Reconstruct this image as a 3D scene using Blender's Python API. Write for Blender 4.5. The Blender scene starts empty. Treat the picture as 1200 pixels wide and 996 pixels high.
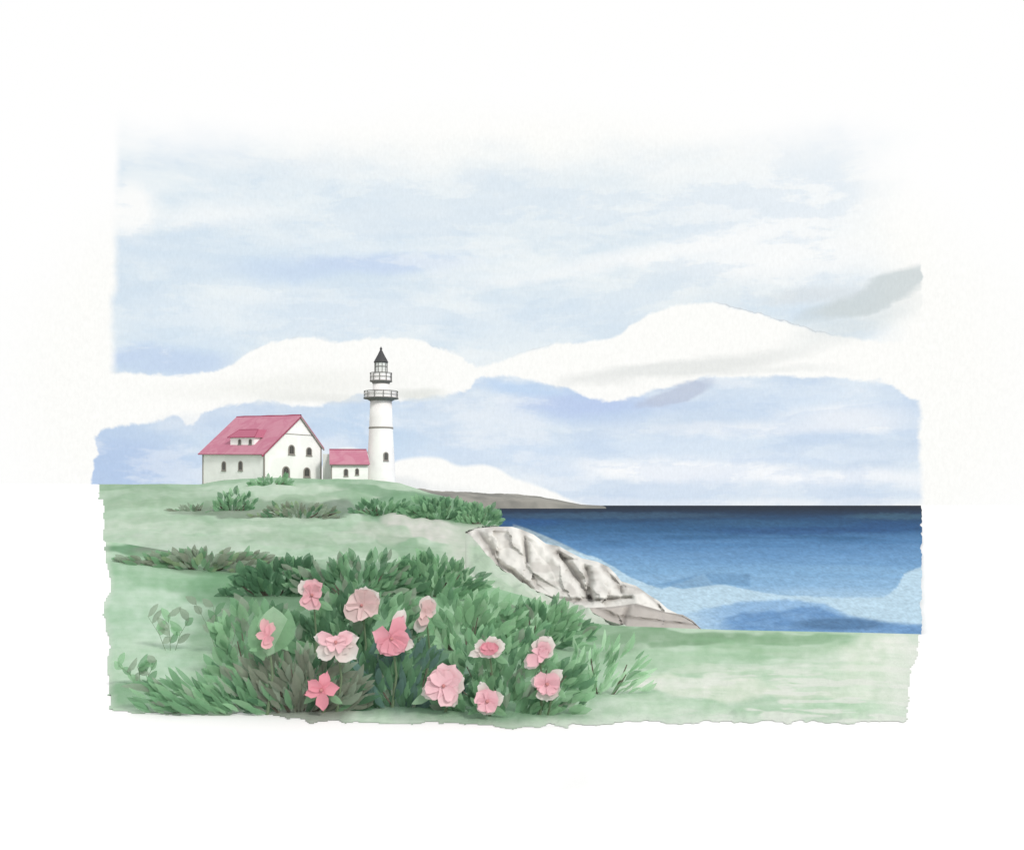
import bpy, math, random
import numpy as np
from mathutils import Vector, Matrix
random.seed(7); rng = np.random.default_rng(7)

# ------------------------------------------------------------------ camera
F = 1300.0; CX = 600.0; HY = 592.0; H = 8.0      # focal length and horizon in photo pixels, eye height above the sea
scene = bpy.context.scene
cam = bpy.data.cameras.new('camera'); cam_ob = bpy.data.objects.new('camera', cam)
scene.collection.objects.link(cam_ob); scene.camera = cam_ob
cam.sensor_width = 36; cam.lens = 36 * F / 1200; cam.shift_y = (HY - 498) / 1200
cam.clip_start = 0.05; cam.clip_end = 90000
cam_ob.location = (0, 0, H); cam_ob.rotation_euler = (math.radians(90), 0, 0)

def lin(c):
    c = np.asarray(c, float) / 255.0
    return np.where(c <= 0.04045, c / 12.92, ((c + 0.055) / 1.055) ** 2.4)
def L3(c): return tuple(float(v) for v in lin(c))

# ------------------------------------------------------------------ sun, exposure
SUN = Vector((0.44, -0.68, 0.58)).normalized()
sun = bpy.data.lights.new('sun', 'SUN'); sun.energy = 2.2; sun.angle = math.radians(12); sun.color = (1, 0.97, 0.93)
sun_ob = bpy.data.objects.new('sun', sun); scene.collection.objects.link(sun_ob)
sun_ob.rotation_euler = SUN.to_track_quat('Z', 'Y').to_euler(); sun_ob.location = (60, -60, 80)
scene.view_settings.view_transform = 'Standard'; scene.view_settings.look = 'None'
scene.view_settings.exposure = 0; scene.view_settings.gamma = 1

# ------------------------------------------------------------------ node helper
class NT:
    def __init__(s, tree): s.t = tree; s.n = tree.nodes; s.l = tree.links
    def put(s, sock, v):
        if isinstance(v, bpy.types.NodeSocket): s.l.new(v, sock)
        elif v is not None: sock.default_value = v
    def m(s, op, a, b=None, c=None, clamp=False):
        n = s.n.new('ShaderNodeMath'); n.operation = op; n.use_clamp = clamp
        for i, v in enumerate((a, b, c)):
            if v is not None: s.put(n.inputs[i], v)
        return n.outputs[0]
    def rng(s, v, a, b, c=0.0, d=1.0, smooth=True):
        n = s.n.new('ShaderNodeMapRange'); n.interpolation_type = 'SMOOTHSTEP' if smooth else 'LINEAR'
        for i, k in enumerate((v, a, b, c, d)): s.put(n.inputs[i], k)
        return n.outputs[0]
    def mix(s, f, a, b, mode='MIX'):
        n = s.n.new('ShaderNodeMix'); n.data_type = 'RGBA'; n.blend_type = mode
        s.put(n.inputs[0], f)
        for i, v in ((6, a), (7, b)):
            if isinstance(v, bpy.types.NodeSocket): s.l.new(v, n.inputs[i])
            else: n.inputs[i].default_value = (*v, 1)
        return n.outputs[2]
    def noise(s, vec, scale, detail=3, rough=0.55, dist=0.0):
        n = s.n.new('ShaderNodeTexNoise'); s.l.new(vec, n.inputs['Vector'])
        n.inputs['Scale'].default_value = scale; n.inputs['Detail'].default_value = detail
        n.inputs['Roughness'].default_value = rough; n.inputs['Distortion'].default_value = dist
        return n.outputs[0]
    def comb(s, x, y, z=0.0):
        n = s.n.new('ShaderNodeCombineXYZ')
        for i, v in enumerate((x, y, z)): s.put(n.inputs[i], v)
        return n.outputs[0]

# ------------------------------------------------------------------ sky: broken cloud laid out by azimuth and elevation
world = bpy.data.worlds.new('World'); scene.world = world; world.use_nodes = True
T = NT(world.node_tree); T.n.clear()
gen = T.n.new('ShaderNodeTexCoord').outputs['Generated']
sep = T.n.new('ShaderNodeSeparateXYZ'); T.l.new(gen, sep.inputs[0]); dx, dy, dz = sep.outputs
az = T.m('ARCTAN2', dx, dy)
hyp = T.m('SQRT', T.m('ADD', T.m('MULTIPLY', dx, dx), T.m('MULTIPLY', dy, dy)))
el = T.m('DIVIDE', dz, T.m('MAXIMUM', hyp, 0.001))
flat = T.comb(az, el)
n1 = T.noise(flat, 9, 5, 0.6); n2 = T.noise(T.comb(T.m('ADD', az, 7.3), T.m('MULTIPLY', el, 3.0)), 11, 4, 0.6)
n3 = T.noise(flat, 60, 3, 0.6)
def wob(n, a): return T.m('MULTIPLY', T.m('SUBTRACT', n, 0.5), a)
azw = T.m('ADD', T.m('ADD', az, wob(n1, 0.05)), wob(n3, 0.012))
elw = T.m('ADD', T.m('ADD', el, wob(n2, 0.022)), wob(n3, 0.006))
wv = T.comb(azw, elw)
azs = T.m('ADD', az, wob(n3, 0.010)); els = T.m('ADD', el, wob(n3, 0.0045))
def AE(px, py):
    u = (px - CX) / F
    return math.atan(u), (HY - py) / F / math.sqrt(1 + u * u)
def blob(px, py, rx, ry, soft=0.6, op=1.0, rot=0.0, warp=True):
    a, e = AE(px, py)
    mp = T.n.new('ShaderNodeMapping'); mp.vector_type = 'TEXTURE'
    T.l.new(wv if warp else T.comb(azs, els), mp.inputs[0])
    mp.inputs[1].default_value = (a, e, 0); mp.inputs[2].default_value = (0, 0, math.radians(rot))
    mp.inputs[3].default_value = (rx / F, ry / F, 1)
    ln = T.n.new('ShaderNodeVectorMath'); ln.operation = 'LENGTH'; T.l.new(mp.outputs[0], ln.inputs[0])
    return T.rng(ln.outputs['Value'], 1 + soft, 1 - soft, 0.0, op)
A0, A1, E0, E1 = -0.45, 0.45, -0.02, 0.36
aN = T.m('DIVIDE', T.m('SUBTRACT', azs, A0), A1 - A0, clamp=True)
def curve(pts):
    n = T.n.new('ShaderNodeFloatCurve'); T.l.new(aN, n.inputs['Value']); c = n.mapping.curves[0]
    P = []
    for px, py in pts:
        a, e = AE(px, py); P.append(((a - A0) / (A1 - A0), (e - E0) / (E1 - E0)))
    P = [(0.0, P[0][1])] + P + [(1.0, P[-1][1])]
    c.points[0].location = P[0]; c.points[1].location = P[-1]
    for p in P[1:-1]: c.points.new(*p)
    n.mapping.update()
    return T.m('ADD', T.m('MULTIPLY', n.outputs[0], E1 - E0), E0)
def edge(v, soft, op=1.0):      # 0 below, 1 above, width in pixels
    return T.rng(v, -soft / F, soft / F, 0.0, op)
def mul(*a):
    r = a[0]
    for b in a[1:]: r = T.m('MULTIPLY', r, b)
    return r
c1 = curve([(137, 437), (190, 440), (240, 437), (275, 424), (300, 409), (330, 399), (370, 396), (400, 400), (440, 397),
            (490, 399), (530, 412), (560, 428), (600, 418), (650, 405), (720, 396), (745, 378), (770, 364), (815, 356),
            (860, 362), (910, 374), (970, 392), (1080, 400)])
c2 = curve([(107, 512), (122, 501), (150, 499), (185, 492), (209, 488), (218, 499), (240, 485), (271, 472), (316, 469),
            (370, 476), (406, 467), (433, 460), (469, 469), (505, 464), (545, 460), (562, 444), (580, 440), (612, 444), (655, 452),
            (700, 468), (740, 467), (770, 456), (800, 448), (831, 443), (971, 444), (1030, 447), (1080, 470)])
c3 = curve([(107, 620), (236, 620), (380, 545), (400, 525), (430, 530), (455, 545), (465, 540), (510, 536), (540, 546), (570, 545), (600, 559),
            (640, 573), (690, 592), (1080, 592)])
def X(px): return AE(px, HY)[0]
col = (1.0, 1.0, 0.998)
inner = mul(blob(610, 470, 560, 330, 0.12))
col = T.mix(T.m('MULTIPLY', inner, 0.7), col, L3((253, 253, 249)))
# upper wash
left_e = T.rng(T.m('ADD', T.m('ADD', azs, wob(n1, 0.03)), T.m('MULTIPLY', T.m('SUBTRACT', 0.5, n3), 0.01)), X(129), X(143))
top_f = T.rng(T.m('ADD', el, wob(n1, 0.05)), AE(600, 150)[1], AE(600, 235)[1])
right_f = T.rng(T.m('ADD', az, wob(n1, 0.12)), X(1075), X(960))
n4 = T.noise(flat, 26, 4, 0.7, 0.6); n5 = T.noise(T.comb(T.m('ADD', az, 3.1), T.m('MULTIPLY', el, 3.0)), 7, 6, 0.62, 0.15)
up = T.m('ADD', T.m('SUBTRACT', el, c1), wob(n4, 0.013))
m1 = mul(edge(T.m('ADD', up, wob(n3, 0.003)), 2.5), left_e, top_f, right_f)
def tone(rgb, k=0.70): return (255 - (255 - rgb[0]) * k, min(255, 255 - (255 - rgb[1]) * k * .88), 255 - (255 - rgb[2]) * k * .98)
wash = T.mix(T.rng(n2, 0.35, 0.65), L3((218, 231, 241)), L3((236, 243, 246)))
def over(c, m, rgb): return T.mix(m, c, L3(rgb))
for b in [((700, 240, 330, 30, .8, .65, 4), (232, 238, 243)), ((850, 330, 180, 40, .8, .55, 8), (232, 237, 240)),
          ((300, 225, 190, 22, .8, .55, 3), (222, 232, 242)), ((640, 205, 200, 9, .8, .5, -7), (218, 228, 238)),
          ((205, 385, 60, 35, .7, .7, 0), (205, 219, 238)), ((330, 300, 180, 26, .8, .6, 2), (205, 219, 238)),
          ((420, 311, 110, 13, .7, .75, 4), (188, 207, 238)), ((340, 322, 40, 9, .8, .5, 0), (186, 205, 238)),
          ((185, 424, 68, 15, .5, .75, 2), (183, 203, 236)), ((230, 412, 60, 14, .8, .5, 10), (188, 207, 236)),
          ((390, 370, 130, 24, .8, .55, 0), (222, 231, 243)), ((640, 375, 110, 26, .8, .6, 8), (208, 221, 239)),
          ((740, 290, 170, 7, .8, .5, 12), (212, 224, 238)), ((800, 290, 190, 9, .8, .7, 10), (250, 251, 251)),
          ((950, 240, 130, 60, .9, .7, 0), (248, 250, 251)), ((940, 300, 130, 26, .8, .8, 0), (250, 251, 251)),
          ((155, 245, 26, 30, .5, .9, 0), (253, 253, 251)), ((250, 255, 60, 12, .8, .6, 8), (244, 247, 249))]:
    wash = over(wash, blob(*b[0]), tone(b[1]))
wash = over(wash, blob(185, 424, 70, 13, .5, .7, 2), (196, 213, 238)); wash = over(wash, blob(420, 311, 105, 11, .7, .6, 4), (198, 214, 240))
bloom = T.rng(n5, 0.50, 0.56, 0.0, 1.0)
wash = T.mix(T.m('MULTIPLY', bloom, 0.30), wash, L3((203, 221, 238))); wash = T.mix(T.rng(n5, 0.45, 0.36, 0.0, 0.4), wash, L3((244, 248, 249)))
col = T.mix(m1, col, wash)
# dark edge where the wash dried against the cloud
col = over(col, mul(T.rng(T.m('ABSOLUTE', T.m('SUBTRACT', up, 0.0006)), 1.1 / F, 0.2 / F), T.rng(n1, 0.5, 0.62), left_e, right_f, 0.35), (165, 165, 172))
# slate streak at the right
g = mul(T.m('MAXIMUM', blob(1030, 343, 75, 15, .3, 0.85, 20), blob(1010, 375, 70, 14, .8, 0.35, 20)), T.rng(azs, X(1081), X(1078)))
col = over(col, g, (205, 214, 216))
col = over(col, mul(blob(955, 345, 45, 9, .6, .6, 4)), (218, 224, 228))
# lower wash
lo = T.m('ADD', T.m('SUBTRACT', c2, el), wob(n4, 0.015))
m2 = mul(edge(T.m('ADD', lo, wob(n3, 0.004)), 2.5), edge(T.m('SUBTRACT', el, c3), 3.0),
         T.rng(T.m('ADD', azs, wob(n1, 0.045)), X(106), X(110)), T.rng(T.m('ADD', azs, wob(n1, 0.01)), X(1082), X(1074)))
w2 = T.mix(T.rng(n2, 0.35, 0.65), L3((206, 221, 238)), L3((226, 236, 245)))
for b in [((130, 545, 110, 40, .6, .85, 0), (170, 192, 230)), ((190, 520, 50, 16, .8, .5, 0), (196, 212, 236)),
          ((420, 505, 60, 30, .7, .7, 0), (184, 204, 237)), ((480, 520, 40, 30, .7, .6, 0), (180, 200, 234)),
          ((620, 455, 60, 9, .6, .8, -6), (178, 200, 240)), ((700, 480, 90, 14, .7, .85, 2), (180, 196, 235)),
          ((700, 525, 330, 12, .8, .6, 2), (204, 218, 243)), ((560, 495, 90, 14, .8, .55, 0), (218, 228, 243)),
          ((950, 475, 120, 24, .7, .5, 0), (205, 219, 244)), ((990, 490, 60, 14, .7, .9, 0), (250, 251, 252)),
          ((900, 503, 120, 6, .8, .5, 0), (252, 252, 253)), ((790, 552, 130, 14, .7, 1, -1), (252, 253, 254)),
          ((960, 560, 150, 9, .8, .85, 0), (247, 249, 253)), ((930, 535, 140, 7, .8, .7, 0), (214, 225, 245)),
          ((860, 575, 240, 8, .8, .65, 0), (216, 225, 242)), ((640, 545, 60, 16, .7, .5, -20), (196, 211, 240)),
          ((385, 525, 30, 12, .8, .8, 0), (238, 242, 247)), ((900, 590, 400, 5, .8, .6, 0), (244, 245, 249))]:
    w2 = over(w2, blob(*b[0]), tone(b[1], .82))
w2 = over(w2, blob(135, 545, 80, 36, .6, .6, 0), (182, 201, 233)); w2 = over(w2, blob(690, 472, 80, 11, .6, .6, 0), (186, 203, 238))
w2 = T.mix(T.m('MULTIPLY', bloom, 0.28), w2, L3((190, 210, 236))); w2 = T.mix(T.rng(n5, 0.45, 0.36, 0.0, 0.4), w2, L3((242, 246, 250)))
col = T.mix(m2, col, w2)
# greys under the clouds
for b in [((372, 465, 60, 7, .6, .6, 0), (228, 230, 226)), ((340, 452, 110, 14, .8, .7, 4), (241, 242, 237)), ((490, 460, 26, 7, .7, .7, 0), (222, 225, 220)),
          ((800, 431, 125, 11, .5, .9, 7), (232, 234, 232)), ((700, 447, 40, 8, .6, .5, -6), (236, 237, 235)), ((910, 432, 60, 5, .7, .6, -2), (236, 238, 236)),
          ((792, 461, 40, 9, .3, .75, 17), (190, 199, 218)), ((475, 570, 26, 12, .5, .7, 0), (229, 232, 233)),
          ((520, 575, 40, 10, .6, .5, 0), (236, 238, 238)), ((205, 497, 30, 8, .8, .4, 8), (228, 235, 243))]:
    col = over(col, blob(*b[0]), b[1])
# fine grain
gr = T.noise(T.comb(az, T.m('MULTIPLY', el, 0.45)), 460, 2, 0.7); gr2 = T.noise(T.comb(T.m('MULTIPLY', az, 1.8), el), 110, 2, 0.6)
gm = T.m('ADD', T.m('ADD', 1.0, wob(gr, 0.13)), wob(gr2, 0.07))
vm = T.n.new('ShaderNodeVectorMath'); vm.operation = 'SCALE'; T.l.new(col, vm.inputs[0])
T.put(vm.inputs['Scale'], T.m('ADD', 1.0, T.m('MULTIPLY', T.m('SUBTRACT', gm, 1.0), inner)))
bg = T.n.new('ShaderNodeBackground'); T.l.new(vm.outputs[0], bg.inputs[0]); bg.inputs[1].default_value = 1.0
sky = T.n.new('ShaderNodeTexSky'); sky.sky_type = 'NISHITA'; sky.sun_disc = False
sky.sun_elevation = math.asin(SUN.z); sky.sun_rotation = math.atan2(SUN.x, SUN.y)
bg2 = T.n.new('ShaderNodeBackground'); T.l.new(sky.outputs[0], bg2.inputs[0]); bg2.inputs[1].default_value = 0.12
ms = T.n.new('ShaderNodeMixShader'); T.put(ms.inputs[0], T.rng(el, 0.8, 2.5, 0.0, 0.45))
T.l.new(bg.outputs[0], ms.inputs[1]); T.l.new(bg2.outputs[0], ms.inputs[2])
wo = T.n.new('ShaderNodeOutputWorld'); T.l.new(ms.outputs[0], wo.inputs[0])

# ------------------------------------------------------------------ helpers
C = scene.collection.objects
def at(px, py, D): return Vector(((px - CX) / F * D, D, H - (py - HY) / F * D))
def tag(o, label=None, cat=None, group=None, kind=None):
    if label: o['label'] = label
    if cat: o['category'] = cat
    if group: o['group'] = group
    if kind: o['kind'] = kind
    return o
def empty(name, loc, label, cat, group=None):
    o = bpy.data.objects.new(name, None); C.link(o); o.location = loc; o.empty_display_size = 0.2
    o['_w'] = list(loc)
    return tag(o, label, cat, group)
def link(name, verts, faces, mat, parent=None, cols=None, smooth=False):
    me = bpy.data.meshes.new(name)
    vs = np.asarray(verts, float)
    if parent is not None:
        off = np.zeros(3); p = parent
        while p is not None: off += np.array(p.location); p = p.parent
        vs = vs - off
    me.from_pydata(vs.tolist(), [], [tuple(int(i) for i in f) for f in faces])
    if cols is not None:
        a = me.color_attributes.new('tint', 'FLOAT_COLOR', 'POINT')
        cc = np.ones((len(vs), 4), np.float32); cc[:, :3] = np.asarray(cols, np.float32)
        a.data.foreach_set('color', cc.ravel())
    if smooth: me.polygons.foreach_set('use_smooth', [True] * len(me.polygons))
    me.materials.append(mat); me.update()
    o = bpy.data.objects.new(name, me); C.link(o)
    if parent is not None: o.parent = parent
    return o

G = 1.42      # light reaching open ground, used to turn pigment colours into surface colours
def alb(rgb, g=G): return lin(rgb) / g

# value noise
_tab = rng.random((256, 256))
def vn(x, y):
    x = np.asarray(x, float); y = np.asarray(y, float)
    xi = np.floor(x).astype(int); yi = np.floor(y).astype(int); fx = x - xi; fy = y - yi
    fx = fx * fx * (3 - 2 * fx); fy = fy * fy * (3 - 2 * fy)
    g = lambda a, b: _tab[a % 256, b % 256]
    return (g(xi, yi) * (1 - fx) * (1 - fy) + g(xi + 1, yi) * fx * (1 - fy) + g(xi, yi + 1) * (1 - fx) * fy + g(xi + 1, yi + 1) * fx * fy)
def fbm(x, y, o=4):
    s = 0; a = 0.5; t = 0
    for k in range(o):
        s = s + a * vn(x * 2 ** k + 17 * k, y * 2 ** k + 31 * k); t += a; a *= 0.5
    return s / t
def ss(a, b, v):
    t = np.clip((np.asarray(v, float) - a) / (b - a), 0, 1); return t * t * (3 - 2 * t)
def pl(pts):
    xs = [p[0] for p in pts]; ys = [p[1] for p in pts]
    return lambda v: np.interp(v, xs, ys)

def mat(name, base=None, rough=0.9, attr=False, grain=0.10, scale=3.0, spec=0.15, bump=0.0, bscale=40, mottle=None, mscale=0.6):
    m = bpy.data.materials.new(name); m.use_nodes = True; t = NT(m.node_tree)
    b = t.n['Principled BSDF']; b.inputs['Roughness'].default_value = rough; b.inputs['Specular IOR Level'].default_value = spec
    co = t.n.new('ShaderNodeNewGeometry').outputs['Position']
    if attr:
        a = t.n.new('ShaderNodeAttribute'); a.attribute_name = 'tint'; c = a.outputs['Color']
    else: c = tuple(float(v) for v in base)
    nz = t.noise(co, scale, 5, 0.65, 0.4)
    if mottle is not None:
        c = t.mix(t.rng(t.noise(co, mscale, 4, 0.6, 0.8), 0.42, 0.6), c, tuple(float(v) for v in mottle))
    k = t.m('ADD', 1.0, t.m('MULTIPLY', t.m('SUBTRACT', nz, 0.5), grain * 2))
    s = t.n.new('ShaderNodeVectorMath'); s.operation = 'SCALE'; t.put(s.inputs['Scale'], k)
    if isinstance(c, tuple): s.inputs[0].default_value = c
    else: t.l.new(c, s.inputs[0])
    t.l.new(s.outputs[0], b.inputs['Base Color'])
    if bump:
        bp = t.n.new('ShaderNodeBump'); bp.inputs['Strength'].default_value = bump; bp.inputs['Distance'].default_value = 0.05
        t.l.new(t.noise(co, bscale, 3), bp.inputs['Height']); t.l.new(bp.outputs[0], b.inputs['Normal'])
    return m

M_white = mat('white_paper_margin', (0.86, 0.86, 0.85), grain=0.01)  # stands for the blank paper around the painted land and sea
M_grass = mat('meadow_grass', attr=True, grain=0.10, scale=7, bump=0.25, bscale=30)
M_hill = mat('hill_grass', attr=True, grain=0.12, scale=0.8, bump=0.2, bscale=3)
M_rock = mat('pale_rock', attr=True, grain=0.08, scale=1.2, bump=0.3, bscale=2.5)
M_leaf = mat('leaf', attr=True, grain=0.16, scale=22, rough=0.75)
M_hleaf = mat('shrub_leaf', attr=True, grain=0.16, scale=2, rough=0.8)
def translucent(m, k, see=0.0):
    t = NT(m.node_tree); b = t.n['Principled BSDF']; src = b.inputs['Base Color'].links[0].from_socket
    tr = t.n.new('ShaderNodeBsdfTranslucent'); t.l.new(src, tr.inputs[0]); mx = t.n.new('ShaderNodeMixShader'); mx.inputs[0].default_value = k; tp = t.n.new('ShaderNodeBsdfTransparent'); m2 = t.n.new('ShaderNodeMixShader'); m2.inputs[0].default_value = see
    t.l.new(b.outputs[0], mx.inputs[1]); t.l.new(tr.outputs[0], mx.inputs[2]); t.l.new(mx.outputs[0], m2.inputs[1]); t.l.new(tp.outputs[0], m2.inputs[2]); t.l.new(m2.outputs[0] if see else mx.outputs[0], t.n['Material Output'].inputs[0])
for m_ in (M_leaf, M_hleaf): translucent(m_, .45, .22)
M_petal = mat('petal', attr=True, grain=0.10, scale=30, rough=0.7)
translucent(M_petal, .3)
M_stem = mat('stem', alb((120, 140, 110)), grain=0.2, scale=20)
M_bark = mat('twig', alb((118, 112, 100)), grain=0.2, scale=20)
M_wall = mat('white_painted_wall', (0.86, 0.855, 0.84), grain=0.02, scale=1.0, mottle=(0.80, 0.795, 0.78), mscale=0.35, bump=0.1, bscale=6)
M_tower = mat('white_tower_plaster', (0.80, 0.79, 0.775), grain=0.02, scale=1.0, mottle=(0.76, 0.735, 0.73), mscale=0.3, bump=0.1, bscale=6)
M_roof = mat('red_roof', alb((216, 152, 170)), grain=0.08, scale=1.5, mottle=alb((208, 136, 158)), mscale=0.4)
M_roofd = mat('red_ridge', alb((178, 90, 116)), grain=0.2, scale=3)
M_trim = mat('grey_trim', alb((168, 162, 156)), grain=0.15, scale=4)
M_dark = mat('dark_metal', alb((78, 78, 80)), grain=0.2, scale=5, rough=0.6, spec=0.3)
M_rail = mat('grey_railing', alb((136, 135, 132)), grain=0.2, scale=5)
M_pane = mat('dark_window_glass', alb((84, 82, 80)), grain=0.2, scale=3, rough=0.3, spec=0.4)
M_glass = mat('lantern_glass', (0.62, 0.64, 0.62), grain=0.05, scale=3, rough=0.2, spec=0.5)
M_centre = mat('flower_centre', alb((206, 140, 140)), grain=0.2, scale=60)

# grids -------------------------------------------------------------
def grid_faces(nu, nv, keep=None, flip=False):
    out = []
    for i in range(nu - 1):
        for j in range(nv - 1):
            if keep is not None and not keep[i, j]: continue
            a, b, c, d = i * nv + j, (i + 1) * nv + j, (i + 1) * nv + j + 1, i * nv + j + 1
            out.append((a, d, c, b) if flip else (a, b, c, d))
    return out
def compact(v, f, cols):
    f = np.asarray(f); used = np.unique(f); mp = -np.ones(len(v), int); mp[used] = np.arange(len(used))
    return v[used], mp[f], (cols[used] if cols is not None else None)

# ---- near ground --------------------------------------------------
Yc = pl([(-400, 632), (115, 634), (140, 636), (200, 646), (250, 652), (330, 655), (420, 656), (480, 660), (530, 672), (570, 686),
         (620, 700), (660, 715), (690, 729), (720, 733), (850, 738), (1000, 741), (1080, 743), (1600, 744)])
Dc = pl([(-400, 19), (115, 18), (450, 17), (700, 15), (1080, 14), (1600, 14)])
DN = 7.5
def near_z(px, D):
    dc = Dc(px); yc = Yc(px)
    d = np.maximum(D, 5.0)
    t = np.log(dc / np.minimum(d, dc)) / np.log(dc / DN)
    py = yc + t * (850 - yc)
    z = H - (py - HY) / F * np.minimum(d, dc)
    back = np.maximum(D - dc, 0)
    return z - 0.10 * back - 0.045 * back ** 2
def near_D(px, py):
    t = (py - Yc(px)) / (850 - Yc(px)); return Dc(px) * (DN / Dc(px)) ** t
# ---- hill ----------------------------------------------------------
Yh = pl([(-1500, 568), (100, 567), (160, 568), (235, 568), (262, 563), (300, 561), (330, 560), (380, 562), (430, 562), (470, 567), (500, 577),
         (540, 587), (565, 597), (583, 612), (600, 640)])
Dh = pl([(-1500, 150), (440, 150), (480, 140), (540, 122), (583, 104), (600, 95)])
def hill_z(px, D):
    dc = Dh(px); yc = Yh(px); d = np.maximum(D, 25.0)
    t = np.log(dc / np.minimum(d, dc)) / np.log(dc / 36.0)
    py = yc + t * (700 - yc)
    z = H - (py - HY) / F * np.minimum(d, dc)
    back = np.maximum(D - dc, 0)
    k = ss(455, 500, px)
    z = z - k * 0.35 * back - (1 - k) * (0.004 * back + 0.004 * np.maximum(back - 40, 0) ** 1.6)
    return z
def hill_D(px, py):
    t = (py - Yh(px)) / (700 - Yh(px)); return Dh(px) * (36 / Dh(px)) ** t

# white paper margin, one mesh: base plane, near ground and hill beyond the grass
gv_, gf_ = [], []
def add_grid(P, nu, nv):
    base = len(gv_); gv_.extend(P.reshape(-1, 3).tolist())
    gf_.extend([tuple(base + i for i in f) for f in grid_faces(nu, nv)])
xs = np.array([-45000, -3000, -300, 0, 300, 3000, 45000.]); ys = np.array([-45000, -300, 20, 300, 3000, 45000.])
A, B = np.meshgrid(xs, ys, indexing='ij'); add_grid(np.stack([A, B, np.full_like(A, -0.35)], -1), len(xs), len(ys))
xs = np.array([-40., 0, 40]); ys = np.array([-60., 0, 5.])
A, B = np.meshgrid(xs, ys, indexing='ij'); add_grid(np.stack([A, B, np.full_like(A, H - 1.8)], -1), 3, 3)
pxs = np.concatenate([np.linspace(-1200, 100, 60), np.arange(104, 1100, 4.0), np.linspace(1110, 2400, 60)]); t = np.concatenate([np.linspace(0, 1.08, 220), np.linspace(1.1, 2.4, 60)])
A, Tt = np.meshgrid(pxs, t, indexing='ij'); D = Dc(A) * (DN / Dc(A)) ** Tt
add_grid(np.stack([(A - CX) / F * D, D, near_z(A, D * .99999) - .002], -1)[:, ::-1], len(pxs), len(t))
A, B = np.meshgrid(pxs, np.array([0, .4, 1, 2, 4, 7, 11.]), indexing='ij'); D = Dc(A) + B
add_grid(np.stack([(A - CX) / F * D, D, np.maximum(near_z(A, D), -.3) - .004], -1), len(pxs), 7)
pxs = np.concatenate([np.linspace(-1500, 90, 40), np.linspace(100, 150, 10)]); ds = np.geomspace(26, 320, 500)
A, B = np.meshgrid(pxs, ds, indexing='ij'); Z = np.maximum(hill_z(A, B) - 0.015, -0.3)
add_grid(np.stack([(A - CX) / F * B, B, Z], -1), len(pxs), len(ds))
tag(link('ground', gv_, gf_, M_white, smooth=True), kind='structure')

# ---- meadow ---------------------------------------------------------
def blobs(c, px, py, lst):
    for (x, y, rx, ry, op, rgb, *r) in lst:
        rot = math.radians(r[0]) if r else 0
        wx = (fbm(px / 45 + x, py / 22, 3) - .5) * 60; wy = (fbm(px / 45, py / 22 + y, 3) - .5) * 26
        u = px - x + wx; v = py - y + wy
        a = u * math.cos(rot) - v * math.sin(rot); b = u * math.sin(rot) + v * math.cos(rot)
        d = np.sqrt((a / rx) ** 2 + (b / ry) ** 2)
        k = (op * (1 - ss(0.75, 1.15, d)))[..., None]
        c = c * (1 - k) + alb(rgb) * k
    return c
pxs = np.arange(112, 1084, 2.0); t = np.concatenate([np.linspace(0, 1.03, 150)])
A, Tt = np.meshgrid(pxs, t, indexing='ij')
PY = Yc(A) + Tt * (850 - Yc(A)); D = Dc(A) * (DN / Dc(A)) ** Tt
bot = pl([(112, 826), (128, 832), (160, 836), (210, 838), (260, 838), (300, 836), (335, 842), (360, 846), (420, 846), (520, 848), (600, 852), (660, 850), (760, 848), (860, 846), (1000, 848), (1065, 844), (1084, 838)])
lef = lambda y: 124 + 8 * (fbm(y / 30, 3.3, 3) - .5) * 2 + np.where(y > 815, 4, 0)
rig = pl([(700, 1081), (741, 1080), (770, 1076), (790, 1068), (830, 1066), (850, 1064)])
nz = (fbm(A / 14, PY / 9, 3) - .5) * 12
keep = (PY + nz * 0.8 < bot(A)) & (A > lef(PY) + nz * 0.5) & (A < rig(PY) - np.abs(nz) * 0.9)
Z = near_z(A, D * 0.99999)
relief = (fbm(A / 60, PY / 14, 3) - .5)
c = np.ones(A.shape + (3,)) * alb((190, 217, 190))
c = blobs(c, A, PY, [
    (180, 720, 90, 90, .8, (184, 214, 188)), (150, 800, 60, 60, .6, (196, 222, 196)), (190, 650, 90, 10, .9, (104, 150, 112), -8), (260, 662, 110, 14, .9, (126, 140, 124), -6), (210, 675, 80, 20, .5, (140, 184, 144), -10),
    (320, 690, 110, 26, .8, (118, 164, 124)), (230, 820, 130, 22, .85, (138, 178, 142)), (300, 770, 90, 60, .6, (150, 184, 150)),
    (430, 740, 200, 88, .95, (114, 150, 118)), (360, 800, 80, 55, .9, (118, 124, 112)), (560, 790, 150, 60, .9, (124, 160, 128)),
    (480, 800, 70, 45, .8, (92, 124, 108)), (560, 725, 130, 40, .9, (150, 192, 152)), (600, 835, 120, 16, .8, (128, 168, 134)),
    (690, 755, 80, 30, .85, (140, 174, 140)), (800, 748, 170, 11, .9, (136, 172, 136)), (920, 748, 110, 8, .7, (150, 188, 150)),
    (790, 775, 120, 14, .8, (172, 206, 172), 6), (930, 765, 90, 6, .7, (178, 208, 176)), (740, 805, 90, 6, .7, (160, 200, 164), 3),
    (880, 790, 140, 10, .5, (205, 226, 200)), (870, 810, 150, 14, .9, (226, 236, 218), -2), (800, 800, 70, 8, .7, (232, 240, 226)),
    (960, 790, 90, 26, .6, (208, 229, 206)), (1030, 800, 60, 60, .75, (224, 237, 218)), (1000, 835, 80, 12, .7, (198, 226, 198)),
    (760, 835, 110, 12, .6, (206, 228, 204)), (1050, 770, 30, 30, .7, (236, 243, 230)), (680, 790, 40, 45, .5, (168, 202, 170))])
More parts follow.
